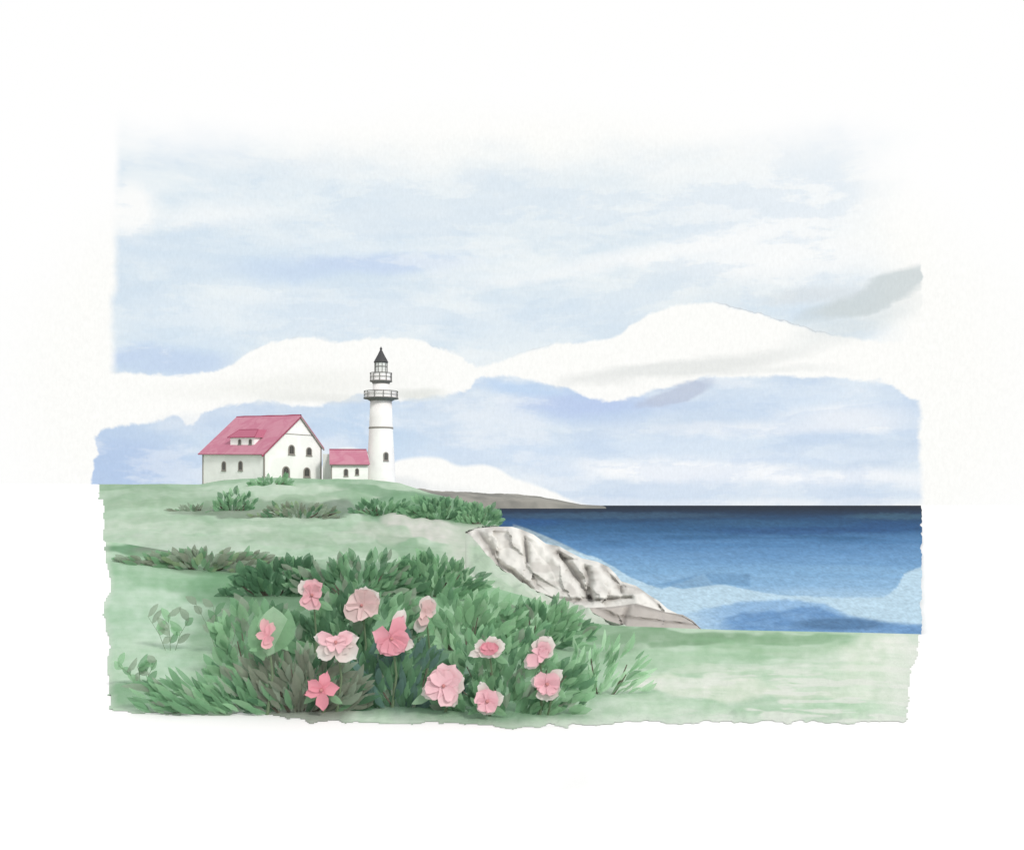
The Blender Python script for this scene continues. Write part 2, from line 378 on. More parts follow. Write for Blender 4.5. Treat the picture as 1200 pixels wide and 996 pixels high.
st = .45 * fbm(A / 70, PY / 4, 4) + .55 * fbm(A / 55, PY / 16, 4); st2 = fbm(A / 9, PY / 9, 3)
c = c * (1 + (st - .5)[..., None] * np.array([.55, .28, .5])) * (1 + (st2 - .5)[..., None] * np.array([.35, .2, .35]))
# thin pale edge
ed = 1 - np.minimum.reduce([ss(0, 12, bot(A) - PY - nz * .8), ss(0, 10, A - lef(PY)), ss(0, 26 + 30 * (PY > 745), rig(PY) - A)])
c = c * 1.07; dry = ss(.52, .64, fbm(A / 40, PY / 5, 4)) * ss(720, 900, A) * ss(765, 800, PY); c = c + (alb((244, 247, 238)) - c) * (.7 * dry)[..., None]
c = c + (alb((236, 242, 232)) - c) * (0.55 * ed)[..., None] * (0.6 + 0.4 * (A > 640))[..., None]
k4 = keep[:-1, :-1] & keep[1:, :-1] & keep[:-1, 1:] & keep[1:, 1:]
V = np.stack([(A - CX) / F * D, D, Z], -1).reshape(-1, 3); V[:, 2] += .001 + ((relief + .5) * 0.04 * (1 - ed)).ravel() * np.clip(Tt.ravel() * 4, 0, 1)
f = grid_faces(*A.shape, keep=k4, flip=True); nV = len(V)
# back of the knoll
bk = np.array([0, .4, 1, 2, 4, 7, 11.]); A2, B2 = np.meshgrid(pxs[(pxs > 126) & (pxs < 1078)], bk, indexing='ij'); D2 = Dc(A2) + B2
V2 = np.stack([(A2 - CX) / F * D2, D2, np.maximum(near_z(A2, D2), -0.2)], -1).reshape(-1, 3)
f += [tuple(nV + i for i in q) for q in grid_faces(*A2.shape)]
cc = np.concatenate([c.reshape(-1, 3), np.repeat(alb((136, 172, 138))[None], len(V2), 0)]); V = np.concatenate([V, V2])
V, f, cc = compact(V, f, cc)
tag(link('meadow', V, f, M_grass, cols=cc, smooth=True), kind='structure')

# ---- hill mesh ------------------------------------------------------
pxs = np.arange(112, 585, 1.5); tt = np.concatenate([np.linspace(0, 0.9, 130)])
A, Tt = np.meshgrid(pxs, tt, indexing='ij'); PY = Yh(A) + Tt * (700 - Yh(A)); D = Dh(A) * (36 / Dh(A)) ** Tt
Z = hill_z(A, D * 0.99999)
rockline = pl([(538, 640), (547, 623), (560, 619), (585, 618)])
nz = (fbm(A / 10, PY / 7, 3) - .5) * 10
keep = (A > 121 + nz * .5 - 6 * (PY < 585)) & ((A < 546) | (PY < rockline(A)))
c = np.ones(A.shape + (3,)) * alb((190, 216, 190))
c = blobs(c, A, PY, [
    (320, 566, 260, 6, .6, (150, 188, 154)), (160, 575, 60, 8, .8, (150, 184, 150)), (200, 585, 110, 12, .6, (176, 202, 176)), (380, 582, 90, 12, .6, (186, 204, 182)),
    (300, 600, 90, 9, .85, (134, 152, 132)), (390, 602, 90, 8, .85, (120, 140, 122)), (500, 596, 80, 17, .9, (118, 160, 124)), (560, 604, 40, 14, .9, (116, 156, 120)),
    (330, 575, 60, 8, .6, (200, 224, 200)), (230, 620, 160, 9, .6, (200, 220, 198)), (300, 634, 200, 8, .5, (198, 214, 196)), (400, 635, 140, 10, .5, (184, 208, 182)),
    (300, 590, 200, 7, .55, (158, 190, 158)), (470, 584, 80, 9, .8, (134, 174, 138), -8), (530, 606, 60, 14, .95, (122, 162, 126), -10), (160, 592, 50, 6, .6, (168, 196, 166)), (400, 640, 120, 9, .6, (168, 198, 168), -6), (320, 622, 90, 5, .6, (172, 200, 172)), (470, 648, 26, 12, .8, (150, 186, 152), -50), (440, 626, 24, 8, .6, (158, 190, 158), -40), (512, 655, 20, 12, .7, (156, 190, 156), -50), (200, 612, 60, 5, .5, (168, 198, 168)), (510, 624, 60, 9, .95, (224, 225, 216), -14), (450, 628, 60, 10, .5, (196, 206, 190)), (180, 650, 100, 8, .5, (196, 214, 196)), (440, 590, 60, 8, .5, (150, 190, 154))])
st = .4 * fbm(A / 50, PY / 3, 4) + .6 * fbm(A / 40, PY / 9, 4); st2 = fbm(A / 8, PY / 6, 3)
sk_ = (ss(512, 538, A) * ss(612, 620, PY))[..., None]; c = c * (1 - sk_) + alb((208, 218, 202)) * sk_
c = c * (1 + (st - .5)[..., None] * np.array([.45, .25, .4])) * (1 + (st2 - .5)[..., None] * np.array([.3, .18, .3]))
k4 = keep[:-1, :-1] & keep[1:, :-1] & keep[:-1, 1:] & keep[1:, 1:]
V = np.stack([(A - CX) / F * D, D, Z], -1).reshape(-1, 3)
V[:, 2] += (fbm(A / 22, PY / 7, 3) * 0.9 * np.clip(Tt * 9, 0.15, 1) * (D / 150) * ss(120, 150, A) * (1 - ss(515, 538, A) * ss(612, 620, PY))).ravel()
f = grid_faces(*A.shape, keep=k4, flip=True); nV = len(V)
bk = np.array([0, 1, 3, 6, 10, 16, 24, 34, 46, 60, 78.]); A2, B2 = np.meshgrid(pxs[pxs > 114], bk, indexing='ij'); D2 = Dh(A2) + B2
V2 = np.stack([(A2 - CX) / F * D2, D2, hill_z(A2, D2)], -1).reshape(-1, 3)
f += [tuple(nV + i for i in q) for q in grid_faces(*A2.shape)]
cc = np.concatenate([c.reshape(-1, 3), np.repeat(alb((150, 186, 150))[None], len(V2), 0)]); V = np.concatenate([V, V2])
# foot of the hill, down to the gully behind the knoll
pq = pxs[(pxs > 122) & (pxs < 541)]; A2, B2 = np.meshgrid(pq, np.array([0, 1.5, 4, 8, 13.]), indexing='ij'); De = Dh(A2) * (36 / Dh(A2)) ** 0.9; D2 = De - B2; nV = len(V)
Z2 = hill_z(A2, De * .99999) * (1 - (B2 / 13) ** 1.3) - .4 * (B2 / 13)
f += [tuple(nV + i for i in q) for q in grid_faces(*A2.shape, flip=True)]
V = np.concatenate([V, np.stack([(A2 - CX) / F * De, D2, Z2], -1).reshape(-1, 3)]); cc = np.concatenate([cc, np.repeat(alb((176, 204, 176))[None], A2.size, 0)])
# slope that runs down in front of the rocks
Ys = pl([(540, 622), (548, 626), (560, 637), (575, 656), (590, 668), (620, 689), (660, 704), (690, 715), (712, 727), (745, 737)])
_sx = np.arange(537, 561, 1.0); Ds = pl([(float(x), float(hill_D(x, Ys(x)))) for x in _sx] + [(600, 66), (640, 61), (700, 50), (745, 42)])
yb = pl([(560, 700), (745, 780)]); Db = pl([(560, 36), (745, 28)])
pxs = np.arange(540, 746, 1.5); tt = np.linspace(0, 0.95, 70); A, Tt = np.meshgrid(pxs, tt, indexing='ij')
PY = Ys(A) + Tt * (yb(A) - Ys(A)); D = Ds(A) * (Db(A) / Ds(A)) ** Tt
nV = len(V)
V3 = np.stack([(A - CX) / F * D, D, H - (PY - HY) / F * D + (fbm(A / 15, PY / 9, 3) - .5) * .5 * ss(540, 556, A) - .08 * (1 - ss(542, 548, A))], -1).reshape(-1, 3)
c3_ = np.ones(A.shape + (3,)) * alb((206, 220, 202))
c3_ = blobs(c3_, A, PY, [(555, 655, 20, 16, .8, (170, 200, 168), -45), (585, 680, 26, 8, .7, (176, 204, 174), -40), (570, 660, 30, 14, .5, (188, 208, 186), -35), (640, 706, 60, 7, .7, (214, 222, 206), -20), (600, 690, 40, 8, .5, (182, 206, 180), -30)])
c3_ = c3_ * (1 + (fbm(A / 9, PY / 7, 3) - .5)[..., None] * .35 * ss(540, 556, A)[..., None]); k_ = (1 - ss(541, 558, A))[..., None]; c3_ = c3_ * (1 - k_) + alb((208, 218, 202)) * k_
f += [tuple(nV + i for i in q) for q in grid_faces(*A.shape, flip=True)]
V = np.concatenate([V, V3]); cc = np.concatenate([cc, c3_.reshape(-1, 3)])
A2, B2 = np.meshgrid(pxs, np.array([0, .5, 1.5, 4, 8.]), indexing='ij'); D2 = Ds(A2) + B2; nV = len(V)
V4 = np.stack([(A2 - CX) / F * D2, D2, H - (Ys(A2) - HY) / F * Ds(A2) - .4 * B2 - .08 * B2 ** 2], -1).reshape(-1, 3)
f += [tuple(nV + i for i in q) for q in grid_faces(*A2.shape)]
V = np.concatenate([V, V4]); cc = np.concatenate([cc, np.repeat(alb((200, 210, 194))[None], len(V4), 0)])
B2 = np.repeat(np.array([[0, 1.5, 4, 8, 12.]]), len(pxs), 0); A2 = np.repeat(pxs[:, None], 5, 1); nV = len(V)
ze = V3.reshape(len(pxs), -1, 3)[:, -1, 2][:, None]; De = D[:, -1][:, None]
V5 = np.stack([(A2 - CX) / F * De, De - B2, ze * (1 - (B2 / 12) ** 1.3) - .4 * B2 / 12], -1).reshape(-1, 3)
f += [tuple(nV + i for i in q) for q in grid_faces(*A2.shape, flip=True)]
V = np.concatenate([V, V5]); cc = np.concatenate([cc, np.repeat(alb((190, 212, 188))[None], len(V5), 0)])
# right-hand end of the slope, falling to the water
e_ = V3.reshape(len(pxs), -1, 3)[-1]; B2 = np.array([0, 1, 2.5, 4.5]); nV = len(V)
V6 = np.stack([e_[:, 0:1] + B2[None], np.repeat(e_[:, 1:2], 4, 1), e_[:, 2:3] * (1 - (B2[None] / 4.5) ** 1.2) - .4 * B2[None] / 4.5], -1).reshape(-1, 3)
f += [tuple(nV + i for i in q) for q in grid_faces(len(e_), 4)]
V = np.concatenate([V, V6]); cc = np.concatenate([cc, np.repeat(alb((190, 212, 188))[None], len(V6), 0)])
V, f, cc = compact(V, f, cc)
tag(link('hill', V, f, M_hill, cols=cc, smooth=True), kind='structure')

# ---- rocks ----------------------------------------------------------
def seg(px, py, x0, y0, x1, y1):
    dx_, dy_ = x1 - x0, y1 - y0; t_ = np.clip(((px - x0) * dx_ + (py - y0) * dy_) / (dx_ * dx_ + dy_ * dy_), 0, 1)
    return np.hypot(px - x0 - t_ * dx_, py - y0 - t_ * dy_), t_
def poly(px, py, pts):
    d = np.full(px.shape, 1e9); tt_ = np.zeros(px.shape); n = len(pts) - 1
    for i in range(n):
        e, t_ = seg(px, py, *pts[i], *pts[i + 1]); m_ = e < d; d = np.where(m_, e, d); tt_ = np.where(m_, (i + t_) / n, tt_)
    return d, tt_
CR = [([(612, 619), (615, 632), (618, 658)], 5, 1.7), ([(645, 639), (662, 657), (680, 682), (691, 702)], 6, 1.8), ([(688, 668), (691, 690), (694, 704)], 5, 1.6),
      ([(560, 624), (572, 640), (584, 662), (600, 670), (622, 690)], 6, 1.4), ([(706, 664), (722, 682), (728, 693)], 5, 1.5), ([(728, 686), (752, 690), (774, 711)], 4, 1.2),
      ([(640, 704), (690, 704), (740, 700)], 4, .9), ([(660, 655), (676, 655)], 3, .6)]
def rock(name, Yt, Yb, Dt, Dbm, x0, x1, base, dark, cracks, amp, seed, back):
    pxs = np.arange(x0, x1, 1.0); tt = np.linspace(0, 1, 90); A, Tt = np.meshgrid(pxs, tt, indexing='ij')
    PY = Yt(A) + Tt * (Yb(A) - Yt(A)); D = Dt(A) + (Dbm(A) - Dt(A)) * Tt
    # leaning planes: nearest of scattered centres decides the tilt
    r2 = np.random.default_rng(seed); cs = [(r2.uniform(x0, x1), r2.uniform(615, 735), r2.uniform(-.10, .10), r2.uniform(-.10, .10), r2.uniform(-1, 1)) for _ in range(int((x1 - x0) / 9))]
    w = fbm(A / 12, PY / 12, 3) * 14
    best = np.full(A.shape, 1e9); rel = np.zeros(A.shape); hue = np.zeros(A.shape)
    for (cx_, cy_, gx, gy, h_) in cs:
        q = np.hypot((A - cx_) + .55 * (PY - cy_) * -1 + w, (PY - cy_) * .6 + w * .4); mm = q < best
        best = np.where(mm, q, best); rel = np.where(mm, gx * (A - cx_) + gy * (PY - cy_) + h_ * .4, rel); hue = np.where(mm, h_, hue)
    top = ss(0, .12, Tt)
    D = D + rel * amp * .45 * top + (fbm(A / 13, PY / 13, 2) - .5) * .9 * amp * (.3 + .7 * top)
    crack_shade = np.zeros(A.shape)
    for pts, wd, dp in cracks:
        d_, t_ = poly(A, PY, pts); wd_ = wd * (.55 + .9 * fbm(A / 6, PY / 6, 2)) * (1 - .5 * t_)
        g_ = np.exp(-(d_ / wd_) ** 2); D = D + g_ * dp * .7; crack_shade = np.maximum(crack_shade, np.exp(-(d_ / (wd_ * .7)) ** 2) * .5)
    D = D + (1 - ss(0, 0.07, Tt)) * 1.5
    st = fbm(A / 14, PY / 14, 4)
    c = alb(base)[None, None] * (1 + (st - .5)[..., None] * .35 + hue[..., None] * .03)
    br = ss(.5, .68, fbm(A / 17 + 9, PY / 9 + 3, 3))[..., None] * .5
    c = c * (1 - br) + alb((196, 190, 184)) * br
    c = c * (1 - crack_shade[..., None]) + alb(dark) * crack_shade[..., None]  # groove shade painted into the colour along the cracks
    V = np.stack([(A - CX) / F * D, D, H - (PY - HY) / F * D], -1).reshape(-1, 3)
    f = grid_faces(*A.shape, flip=True); nV = len(V)
    Dt0 = D[:, 0:1]; Bk = np.array([0, .6, 2, 5, back]); D2 = Dt0 + Bk[None]; A2 = np.repeat(pxs[:, None], 5, 1)
    Z0 = (H - (PY[:, 0:1] - HY) / F * Dt0); Z2 = Z0 - np.array([0, .15, .7, 2.2, 6])[None]
    Xw = (A2 - CX) / F * Dt0
    V2 = np.stack([Xw, D2, Z2], -1).reshape(-1, 3); f += [tuple(nV + i for i in q) for q in grid_faces(*A2.shape)]
    e_ = V.reshape(len(pxs), -1, 3)[:, -1]; B3 = np.array([0, .3, 1.0, 2.0]); nV = len(V) + len(V2)
    V3 = np.stack([np.repeat(e_[:, 0:1], 4, 1), e_[:, 1:2] - B3[None], e_[:, 2:3] * (1 - (B3[None] / 2.) ** .8) - .3 * B3[None] / 2.], -1).reshape(-1, 3)
    f += [tuple(nV + i for i in q) for q in grid_faces(len(e_), 4, flip=True)]; V2 = np.concatenate([V2, V3])
    cc = np.concatenate([c.reshape(-1, 3), np.repeat(alb(base)[None], len(V2), 0)])
    return tag(link(name, np.concatenate([V, V2]), f, M_rock, cols=cc, smooth=True), kind='structure')
Yr = pl([(543, 623), (556, 619), (580, 617), (600, 617), (610, 620), (625, 626), (640, 637), (655, 640), (668, 647), (682, 654), (700, 658), (713, 664), (722, 673), (728, 681),
         (745, 686), (762, 698), (772, 704), (782, 713), (800, 722), (822, 737)])
Dr = pl([(543, 86), (822, 72)])
rock('rocky_cliff', Yr, lambda p: np.maximum(Ys(np.minimum(p, 745)) + 22, Yr(p) + 6), Dr, lambda p: Dr(p) - 6, 543, 812, (243, 241, 235), (158, 152, 146), CR, .55, 3, 10)
Yl = pl([(674, 715), (690, 712), (715, 711), (745, 707), (760, 711), (780, 717), (800, 720), (812, 727), (823, 738)])
rock('rock_ledge', Yl, lambda p: np.maximum(Yl(p) + 3, 745.), pl([(674, 61), (823, 66)]), pl([(674, 58), (823, 62)]), 674, 823, (196, 190, 183), (132, 126, 120),
     [([(738, 708), (731, 722), (730, 735)], 4, .7), ([(745, 709), (775, 716), (800, 722)], 3, .5), ([(700, 712), (720, 722), (760, 726), (815, 732)], 3, .5)], .6, 11, 8)

# ---- sea --------------------------------------------------------------
pxs = np.arange(440, 1081.5, 2.0)
rows = np.concatenate([[592.25, 592.5, 592.8, 593.2, 593.7], np.arange(594.3, 610, .6), np.arange(610, 762, 1.0), np.geomspace(765, 1500, 20)])
A, PY = np.meshgrid(pxs, rows, indexing='ij'); D = H * F / (PY - HY)
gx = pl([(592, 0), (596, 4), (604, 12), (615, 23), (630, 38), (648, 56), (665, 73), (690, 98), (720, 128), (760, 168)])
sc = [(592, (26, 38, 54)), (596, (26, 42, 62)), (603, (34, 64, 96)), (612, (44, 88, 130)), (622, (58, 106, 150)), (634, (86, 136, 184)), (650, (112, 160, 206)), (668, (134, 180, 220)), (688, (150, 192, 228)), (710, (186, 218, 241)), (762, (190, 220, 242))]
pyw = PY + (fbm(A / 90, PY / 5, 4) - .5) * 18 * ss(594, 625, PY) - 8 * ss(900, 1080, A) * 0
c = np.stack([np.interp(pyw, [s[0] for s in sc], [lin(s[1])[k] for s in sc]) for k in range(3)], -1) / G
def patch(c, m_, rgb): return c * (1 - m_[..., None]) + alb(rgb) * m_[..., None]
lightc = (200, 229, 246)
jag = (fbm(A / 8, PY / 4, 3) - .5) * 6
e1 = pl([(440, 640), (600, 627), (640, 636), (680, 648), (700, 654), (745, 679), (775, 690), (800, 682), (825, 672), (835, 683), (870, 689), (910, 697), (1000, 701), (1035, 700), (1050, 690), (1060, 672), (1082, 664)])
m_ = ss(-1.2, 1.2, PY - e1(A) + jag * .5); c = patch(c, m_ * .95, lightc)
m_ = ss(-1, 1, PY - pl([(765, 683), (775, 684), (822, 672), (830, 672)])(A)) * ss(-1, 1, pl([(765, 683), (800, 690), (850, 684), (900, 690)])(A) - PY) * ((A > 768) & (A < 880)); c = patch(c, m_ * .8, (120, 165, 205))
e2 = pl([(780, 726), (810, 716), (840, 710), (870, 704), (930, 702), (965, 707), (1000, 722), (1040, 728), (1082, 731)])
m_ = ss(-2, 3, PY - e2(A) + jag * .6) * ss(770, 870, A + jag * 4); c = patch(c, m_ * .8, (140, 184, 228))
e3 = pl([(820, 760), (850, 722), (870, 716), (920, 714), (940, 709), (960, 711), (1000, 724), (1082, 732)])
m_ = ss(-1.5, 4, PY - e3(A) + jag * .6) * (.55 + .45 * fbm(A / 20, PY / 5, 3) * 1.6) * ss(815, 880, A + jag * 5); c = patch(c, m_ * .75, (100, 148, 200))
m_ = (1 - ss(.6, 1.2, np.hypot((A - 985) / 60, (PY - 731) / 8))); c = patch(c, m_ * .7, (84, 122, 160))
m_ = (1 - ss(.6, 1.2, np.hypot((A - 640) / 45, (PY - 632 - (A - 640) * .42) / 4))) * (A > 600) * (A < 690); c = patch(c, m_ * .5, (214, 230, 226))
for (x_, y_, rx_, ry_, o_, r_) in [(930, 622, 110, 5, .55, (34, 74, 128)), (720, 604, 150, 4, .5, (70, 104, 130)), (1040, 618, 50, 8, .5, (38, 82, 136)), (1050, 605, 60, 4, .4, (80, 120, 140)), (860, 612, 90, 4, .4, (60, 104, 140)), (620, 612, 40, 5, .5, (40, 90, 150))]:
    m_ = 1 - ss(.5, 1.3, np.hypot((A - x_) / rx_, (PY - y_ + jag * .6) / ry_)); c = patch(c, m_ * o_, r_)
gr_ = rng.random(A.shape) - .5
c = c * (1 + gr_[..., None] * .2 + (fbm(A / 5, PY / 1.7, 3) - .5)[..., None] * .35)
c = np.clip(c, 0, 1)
rag = (fbm(PY[-6:, :] / 5, A[-6:, :] / 5, 2) - .5) * 5
Xp = A.copy(); Xp[-6:, :] += np.minimum(rag, 0.6)
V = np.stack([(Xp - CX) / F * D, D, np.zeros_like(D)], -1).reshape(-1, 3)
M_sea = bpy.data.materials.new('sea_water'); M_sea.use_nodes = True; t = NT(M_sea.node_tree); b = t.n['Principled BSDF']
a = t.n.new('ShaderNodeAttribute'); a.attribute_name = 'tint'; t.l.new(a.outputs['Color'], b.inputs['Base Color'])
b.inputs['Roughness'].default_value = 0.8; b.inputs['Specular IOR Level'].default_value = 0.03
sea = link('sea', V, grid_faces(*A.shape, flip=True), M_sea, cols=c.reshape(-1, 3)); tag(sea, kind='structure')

# ---- far shore ---------------------------------------------------------
Yf = pl([(480, 572), (495, 572.5), (510, 575), (540, 576), (570, 578), (600, 578.5), (630, 581.5), (652, 585), (668, 588.5), (680, 591), (702, 592)])
pxs = np.arange(470, 702, 1.5); rr = np.linspace(0, 1, 10); A, R = np.meshgrid(pxs, rr, indexing='ij')
ang = R * math.pi; Dm = 3000 - 260 * np.cos(ang); hz = (HY - Yf(A)) / F * 3000 + H
Z = hz * np.sin(ang) ** .8 * (1 + .12 * (fbm(A / 8, R * 5, 3) - .5)) - .3 
V = np.stack([(A - CX) / F * 3000, Dm, Z], -1).reshape(-1, 3)
M_far = mat('far_shore_rock', alb((166, 164, 156)), grain=0.3, scale=0.006, mottle=alb((140, 140, 134)), mscale=0.004)
tag(link('far_shore', V, grid_faces(*A.shape), M_far, smooth=True), kind='structure')

# ------------------------------------------------------------------ building blocks
class MB:
    def __init__(s): s.v = []; s.f = []
    def quadbox(s, pts):      # 8 points: bottom 4 then top 4
        b = len(s.v); s.v += [tuple(p) for p in pts]
        s.f += [tuple(b + i for i in q) for q in ((0, 3, 2, 1), (4, 5, 6, 7), (0, 1, 5, 4), (1, 2, 6, 5), (2, 3, 7, 6), (3, 0, 4, 7))]
    def box(s, M, x0, x1, y0, y1, z0, z1):
        s.quadbox([M @ Vector(p) for p in ((x0, y0, z0), (x1, y0, z0), (x1, y1, z0), (x0, y1, z0), (x0, y0, z1), (x1, y0, z1), (x1, y1, z1), (x0, y1, z1))])
    def prism(s, M, outline, y0, y1):   # outline in local x,z, extruded in y
        b = len(s.v); n = len(outline)
        s.v += [tuple(M @ Vector((x, y0, z))) for x, z in outline] + [tuple(M @ Vector((x, y1, z))) for x, z in outline]
        s.f += [tuple(b + i for i in range(n)), tuple(b + n + i for i in reversed(range(n)))]
        s.f += [(b + i, b + n + i, b + n + (i + 1) % n, b + (i + 1) % n) for i in range(n)]
    def lathe(s, c, prof, n=40):
        b = len(s.v)
        for r, z in prof:
            for k in range(n):
                a_ = 2 * math.pi * k / n; s.v.append((c[0] + r * math.cos(a_), c[1] + r * math.sin(a_), c[2] + z))
        for j in range(len(prof) - 1):
            for k in range(n): s.f.append((b + j * n + k, b + j * n + (k + 1) % n, b + (j + 1) * n + (k + 1) % n, b + (j + 1) * n + k))
        s.f.append(tuple(b + k for k in reversed(range(n)))); s.f.append(tuple(b + (len(prof) - 1) * n + k for k in range(n)))
    def tube(s, pts, r, n=8, close=False):
        pts = [Vector(p) for p in pts]; b = len(s.v); N = len(pts)
        for i, p in enumerate(pts):
            if close: d = (pts[(i + 1) % N] - pts[i - 1]).normalized()
            else: d = (pts[min(i + 1, N - 1)] - pts[max(i - 1, 0)]).normalized()
            u = d.cross(Vector((0.01, 0.02, 1)) if abs(d.z) < .95 else Vector((1, 0.03, 0))).normalized(); w = d.cross(u)
            rr_ = r[i] if isinstance(r, (list, tuple)) else r
            for k in range(n):
                a_ = 2 * math.pi * k / n; s.v.append(tuple(p + (u * math.cos(a_) + w * math.sin(a_)) * rr_))
        for j in range(N if close else N - 1):
            j2 = (j + 1) % N
            for k in range(n): s.f.append((b + j * n + k, b + j * n + (k + 1) % n, b + j2 * n + (k + 1) % n, b + j2 * n + k))
    def build(s, name, m, parent=None, smooth=False): return link(name, s.v, s.f, m, parent, smooth=smooth)

def window(M, x, z, w, h, parent):      # arched window on a wall whose outside is local -y
    def arch(w_, h_, n=8):
        o = [(x - w_ / 2, z - h_ / 2), (x + w_ / 2, z - h_ / 2)]
        for k in range(n + 1):
            a_ = math.pi * k / n; o.append((x + w_ / 2 * math.cos(a_), z + h_ / 2 - w_ / 2 + w_ / 2 * math.sin(a_)))
        return o
    outer = arch(w, h); inn = arch(w * .66, h * .78); n = len(outer)
    v = []; f = []
    for o, y in ((outer, -.06), (inn, -.06), (outer, .02), (inn, .05)):
        v += [tuple(M @ Vector((a_, y, c_))) for a_, c_ in o]
    for i in range(n):
        j = (i + 1) % n; f += [(i, j, n + j, n + i), (i, 2 * n + i, 2 * n + j, j), (n + i, n + j, 3 * n + j, 3 * n + i)]
    fr = link('window', v, f, M_trim, parent)
    p = MB(); p.prism(M, inn, -.02, .03); p.build('pane', M_pane, fr)
    s_ = MB(); s_.box(M, x - w * .55, x + w * .55, -.14, .02, z - h / 2 - .08, z - h / 2 - .005); s_.build('sill', M_trim, fr)
    m_ = MB(); m_.box(M, x - .025, x + .025, -.045, -.022, z - h / 2 + h * .1, z + h / 2 - h * .12); m_.build('mullion', M_rail, fr)
    return fr

S = 160 / F      # metres per photo pixel at the buildings
def zz(py, D=160): return H - (py - HY) / F * D
BZ = zz(569)     # foot of the walls, a little below the brow
# ---- keeper's house
th = math.radians(37)
corner = at(309.5, 569, 157); corner.z = BZ
# local frame: origin at front corner, x along gable wall (to the right and back), y along long wall (to the left and back)
ex = Vector((math.sin(th), math.cos(th), 0)); ey = Vector((-math.cos(th), math.sin(th), 0))
def frame(o, ax, ay):
    return Matrix(((ax.x, ay.x, 0, o.x), (ax.y, ay.y, 0, o.y), (0, 0, 1, o.z), (0, 0, 0, 1)))
def reach(o, d, px):      # distance along d from o to the sight line through px
    k = (px - CX) / F; return (k * o.y - o.x) / (d.x - k * d.y)
Lh = reach(corner, ey, 238); Wh = reach(corner, ex, 376)
MH = frame(corner, ex, ey); MH[2][1] = .03
e1z = (569 - 531) * S; e2z = (569 - 521) * S; rz = (569 - 486.5) * S; rx = reach(corner, ex, 351)
house = empty('keepers_house', corner, "large white saltbox keeper's house with a pink-red roof and two-window dormer", 'house')
b = MB(); b.prism(MH, [(0, 0), (Wh, 0), (Wh, e2z), (rx, rz - .05), (0, e1z)], 0, Lh); b.build('wall', M_wall, house)
b = MB(); b.box(MH, -.12, Wh + .12, -.12, Lh + .12, -1.2, .0 - .003); b.build('foundation', M_trim, house)
def slab(M, p0, p1, y0, y1, th_):   # sloped slab between local (x,z) points
    (x0, z0), (x1, z1) = p0, p1; l = math.hypot(x1 - x0, z1 - z0); nx, nz_ = -(z1 - z0) / l * th_, (x1 - x0) / l * th_
    q = MB(); q.prism(M, [(x0, z0), (x1, z1), (x1 + nx, z1 + nz_), (x0 + nx, z0 + nz_)], y0, y1); return q
sl = (rz - e1z) / rx; sr = (rz - e2z) / (Wh - rx)
roof = slab(MH, (-.55, e1z - .55 * sl + .02), (rx, rz + .02), -.30, Lh + .45, .16)
q = slab(MH, (rx, rz + .02), (Wh + .35, e2z - .35 * sr + .02), -.30, Lh + .45, .16); n0 = len(roof.v); roof.v += q.v; roof.f += [tuple(n0 + i for i in f_) for f_ in q.f]
ro = roof.build('roof', M_roof, house)
q = MB(); q.tube([MH @ Vector((rx, -.3 + (Lh + .75) * i / 8, rz + .17 + .03 * math.sin(i * 2.1))) for i in range(9)], .13, 8); q.build('ridge_cap', M_roofd, ro)
# rake boards, corner boards, gable belt, eave board
for nm, pa, pb in (('rake_board', (-.55, e1z - .55 * sl - .22), (rx, rz - .22)), ('rake_board', (rx, rz - .22), (Wh + .35, e2z - .35 * sr - .22))):
    slab(MH, pa, pb, -.30, -.20, .20).build(nm, M_trim if pa[0] > 0 else M_roofd, house)
for (x, y) in ((0, 0), (Wh, 0), (0, Lh)):
    q = MB(); q.box(MH, x - .09, x + .09, y - .09, y + .09, 0, (e1z if x == 0 else e2z) - .1); q.build('corner_board', M_trim, house)
bz = (569 - 508.5) * S; xb0 = (bz - e1z) / sl; xb1 = Wh - (bz - e2z) / sr
q = MB(); q.box(MH, xb0 + .1, xb1 - .1, -.05, .02, bz, bz + .10); q.build('belt_board', M_trim, house)
q = MB(); q.box(MH, -.45, .02 - .05, -.02, Lh + .05, e1z - .30, e1z - .14); q.build('soffit', M_wall, house)
# windows on the gable (outside is local -y) and on the long wall
gp = lambda px: reach(corner, ex, px); lp = lambda px: reach(corner, ey, px)
for px, py, w, h in ((341.5, 526.5, 6.5, 12), (362, 527.5, 6, 10.5), (335, 552.5, 7.5, 13), (359.5, 552.5, 7, 12)):
    window(MH, gp(px), (569 - py) * S, w * S / math.sin(th) * .95, h * S, house)
ML = frame(corner, -ey, ex); ML[2][0] = -.03      # x' = -ey, y' = ex
for px, py, w, h in ((262.5, 547.5, 6.5, 11.5), (282, 547, 6.5, 11.5)):
    window(ML, -lp(px), (569 - py) * S, w * S / math.cos(th), h * S, house)
# dormer on the front slope
dzb, dzt = (569 - 524.5) * S, (569 - 513) * S
xf = (dzb - e1z) / sl + .08      # where the dormer face meets the roof
dp = lambda px: reach(corner + ex * xf, ey, px)
dy0, dy1 = dp(298), dp(270)
def onroof(z): return (z - e1z) / sl
q = MB(); q.prism(MH, [(xf, dzb), (onroof(dzt) + .5, dzt), (xf, dzt)], dy0, dy1); dm = q.build('dormer', M_wall, house)
rzt = dzt + 9.5 * S
v = [MH @ Vector(p) for p in ((xf - .3, dy0 - .35, dzt - .04), (xf - .3, dy1 + .35, dzt - .04), (onroof(dzt) + .5, dy1 + .35, dzt - .04), (onroof(dzt) + .5, dy0 - .35, dzt - .04),
                              (xf + 1.2, dy0 + .55, rzt), (xf + 1.2, dy1 - .55, rzt), (onroof(rzt) + .6, dy1 - .55, rzt), (onroof(rzt) + .6, dy0 + .55, rzt))]
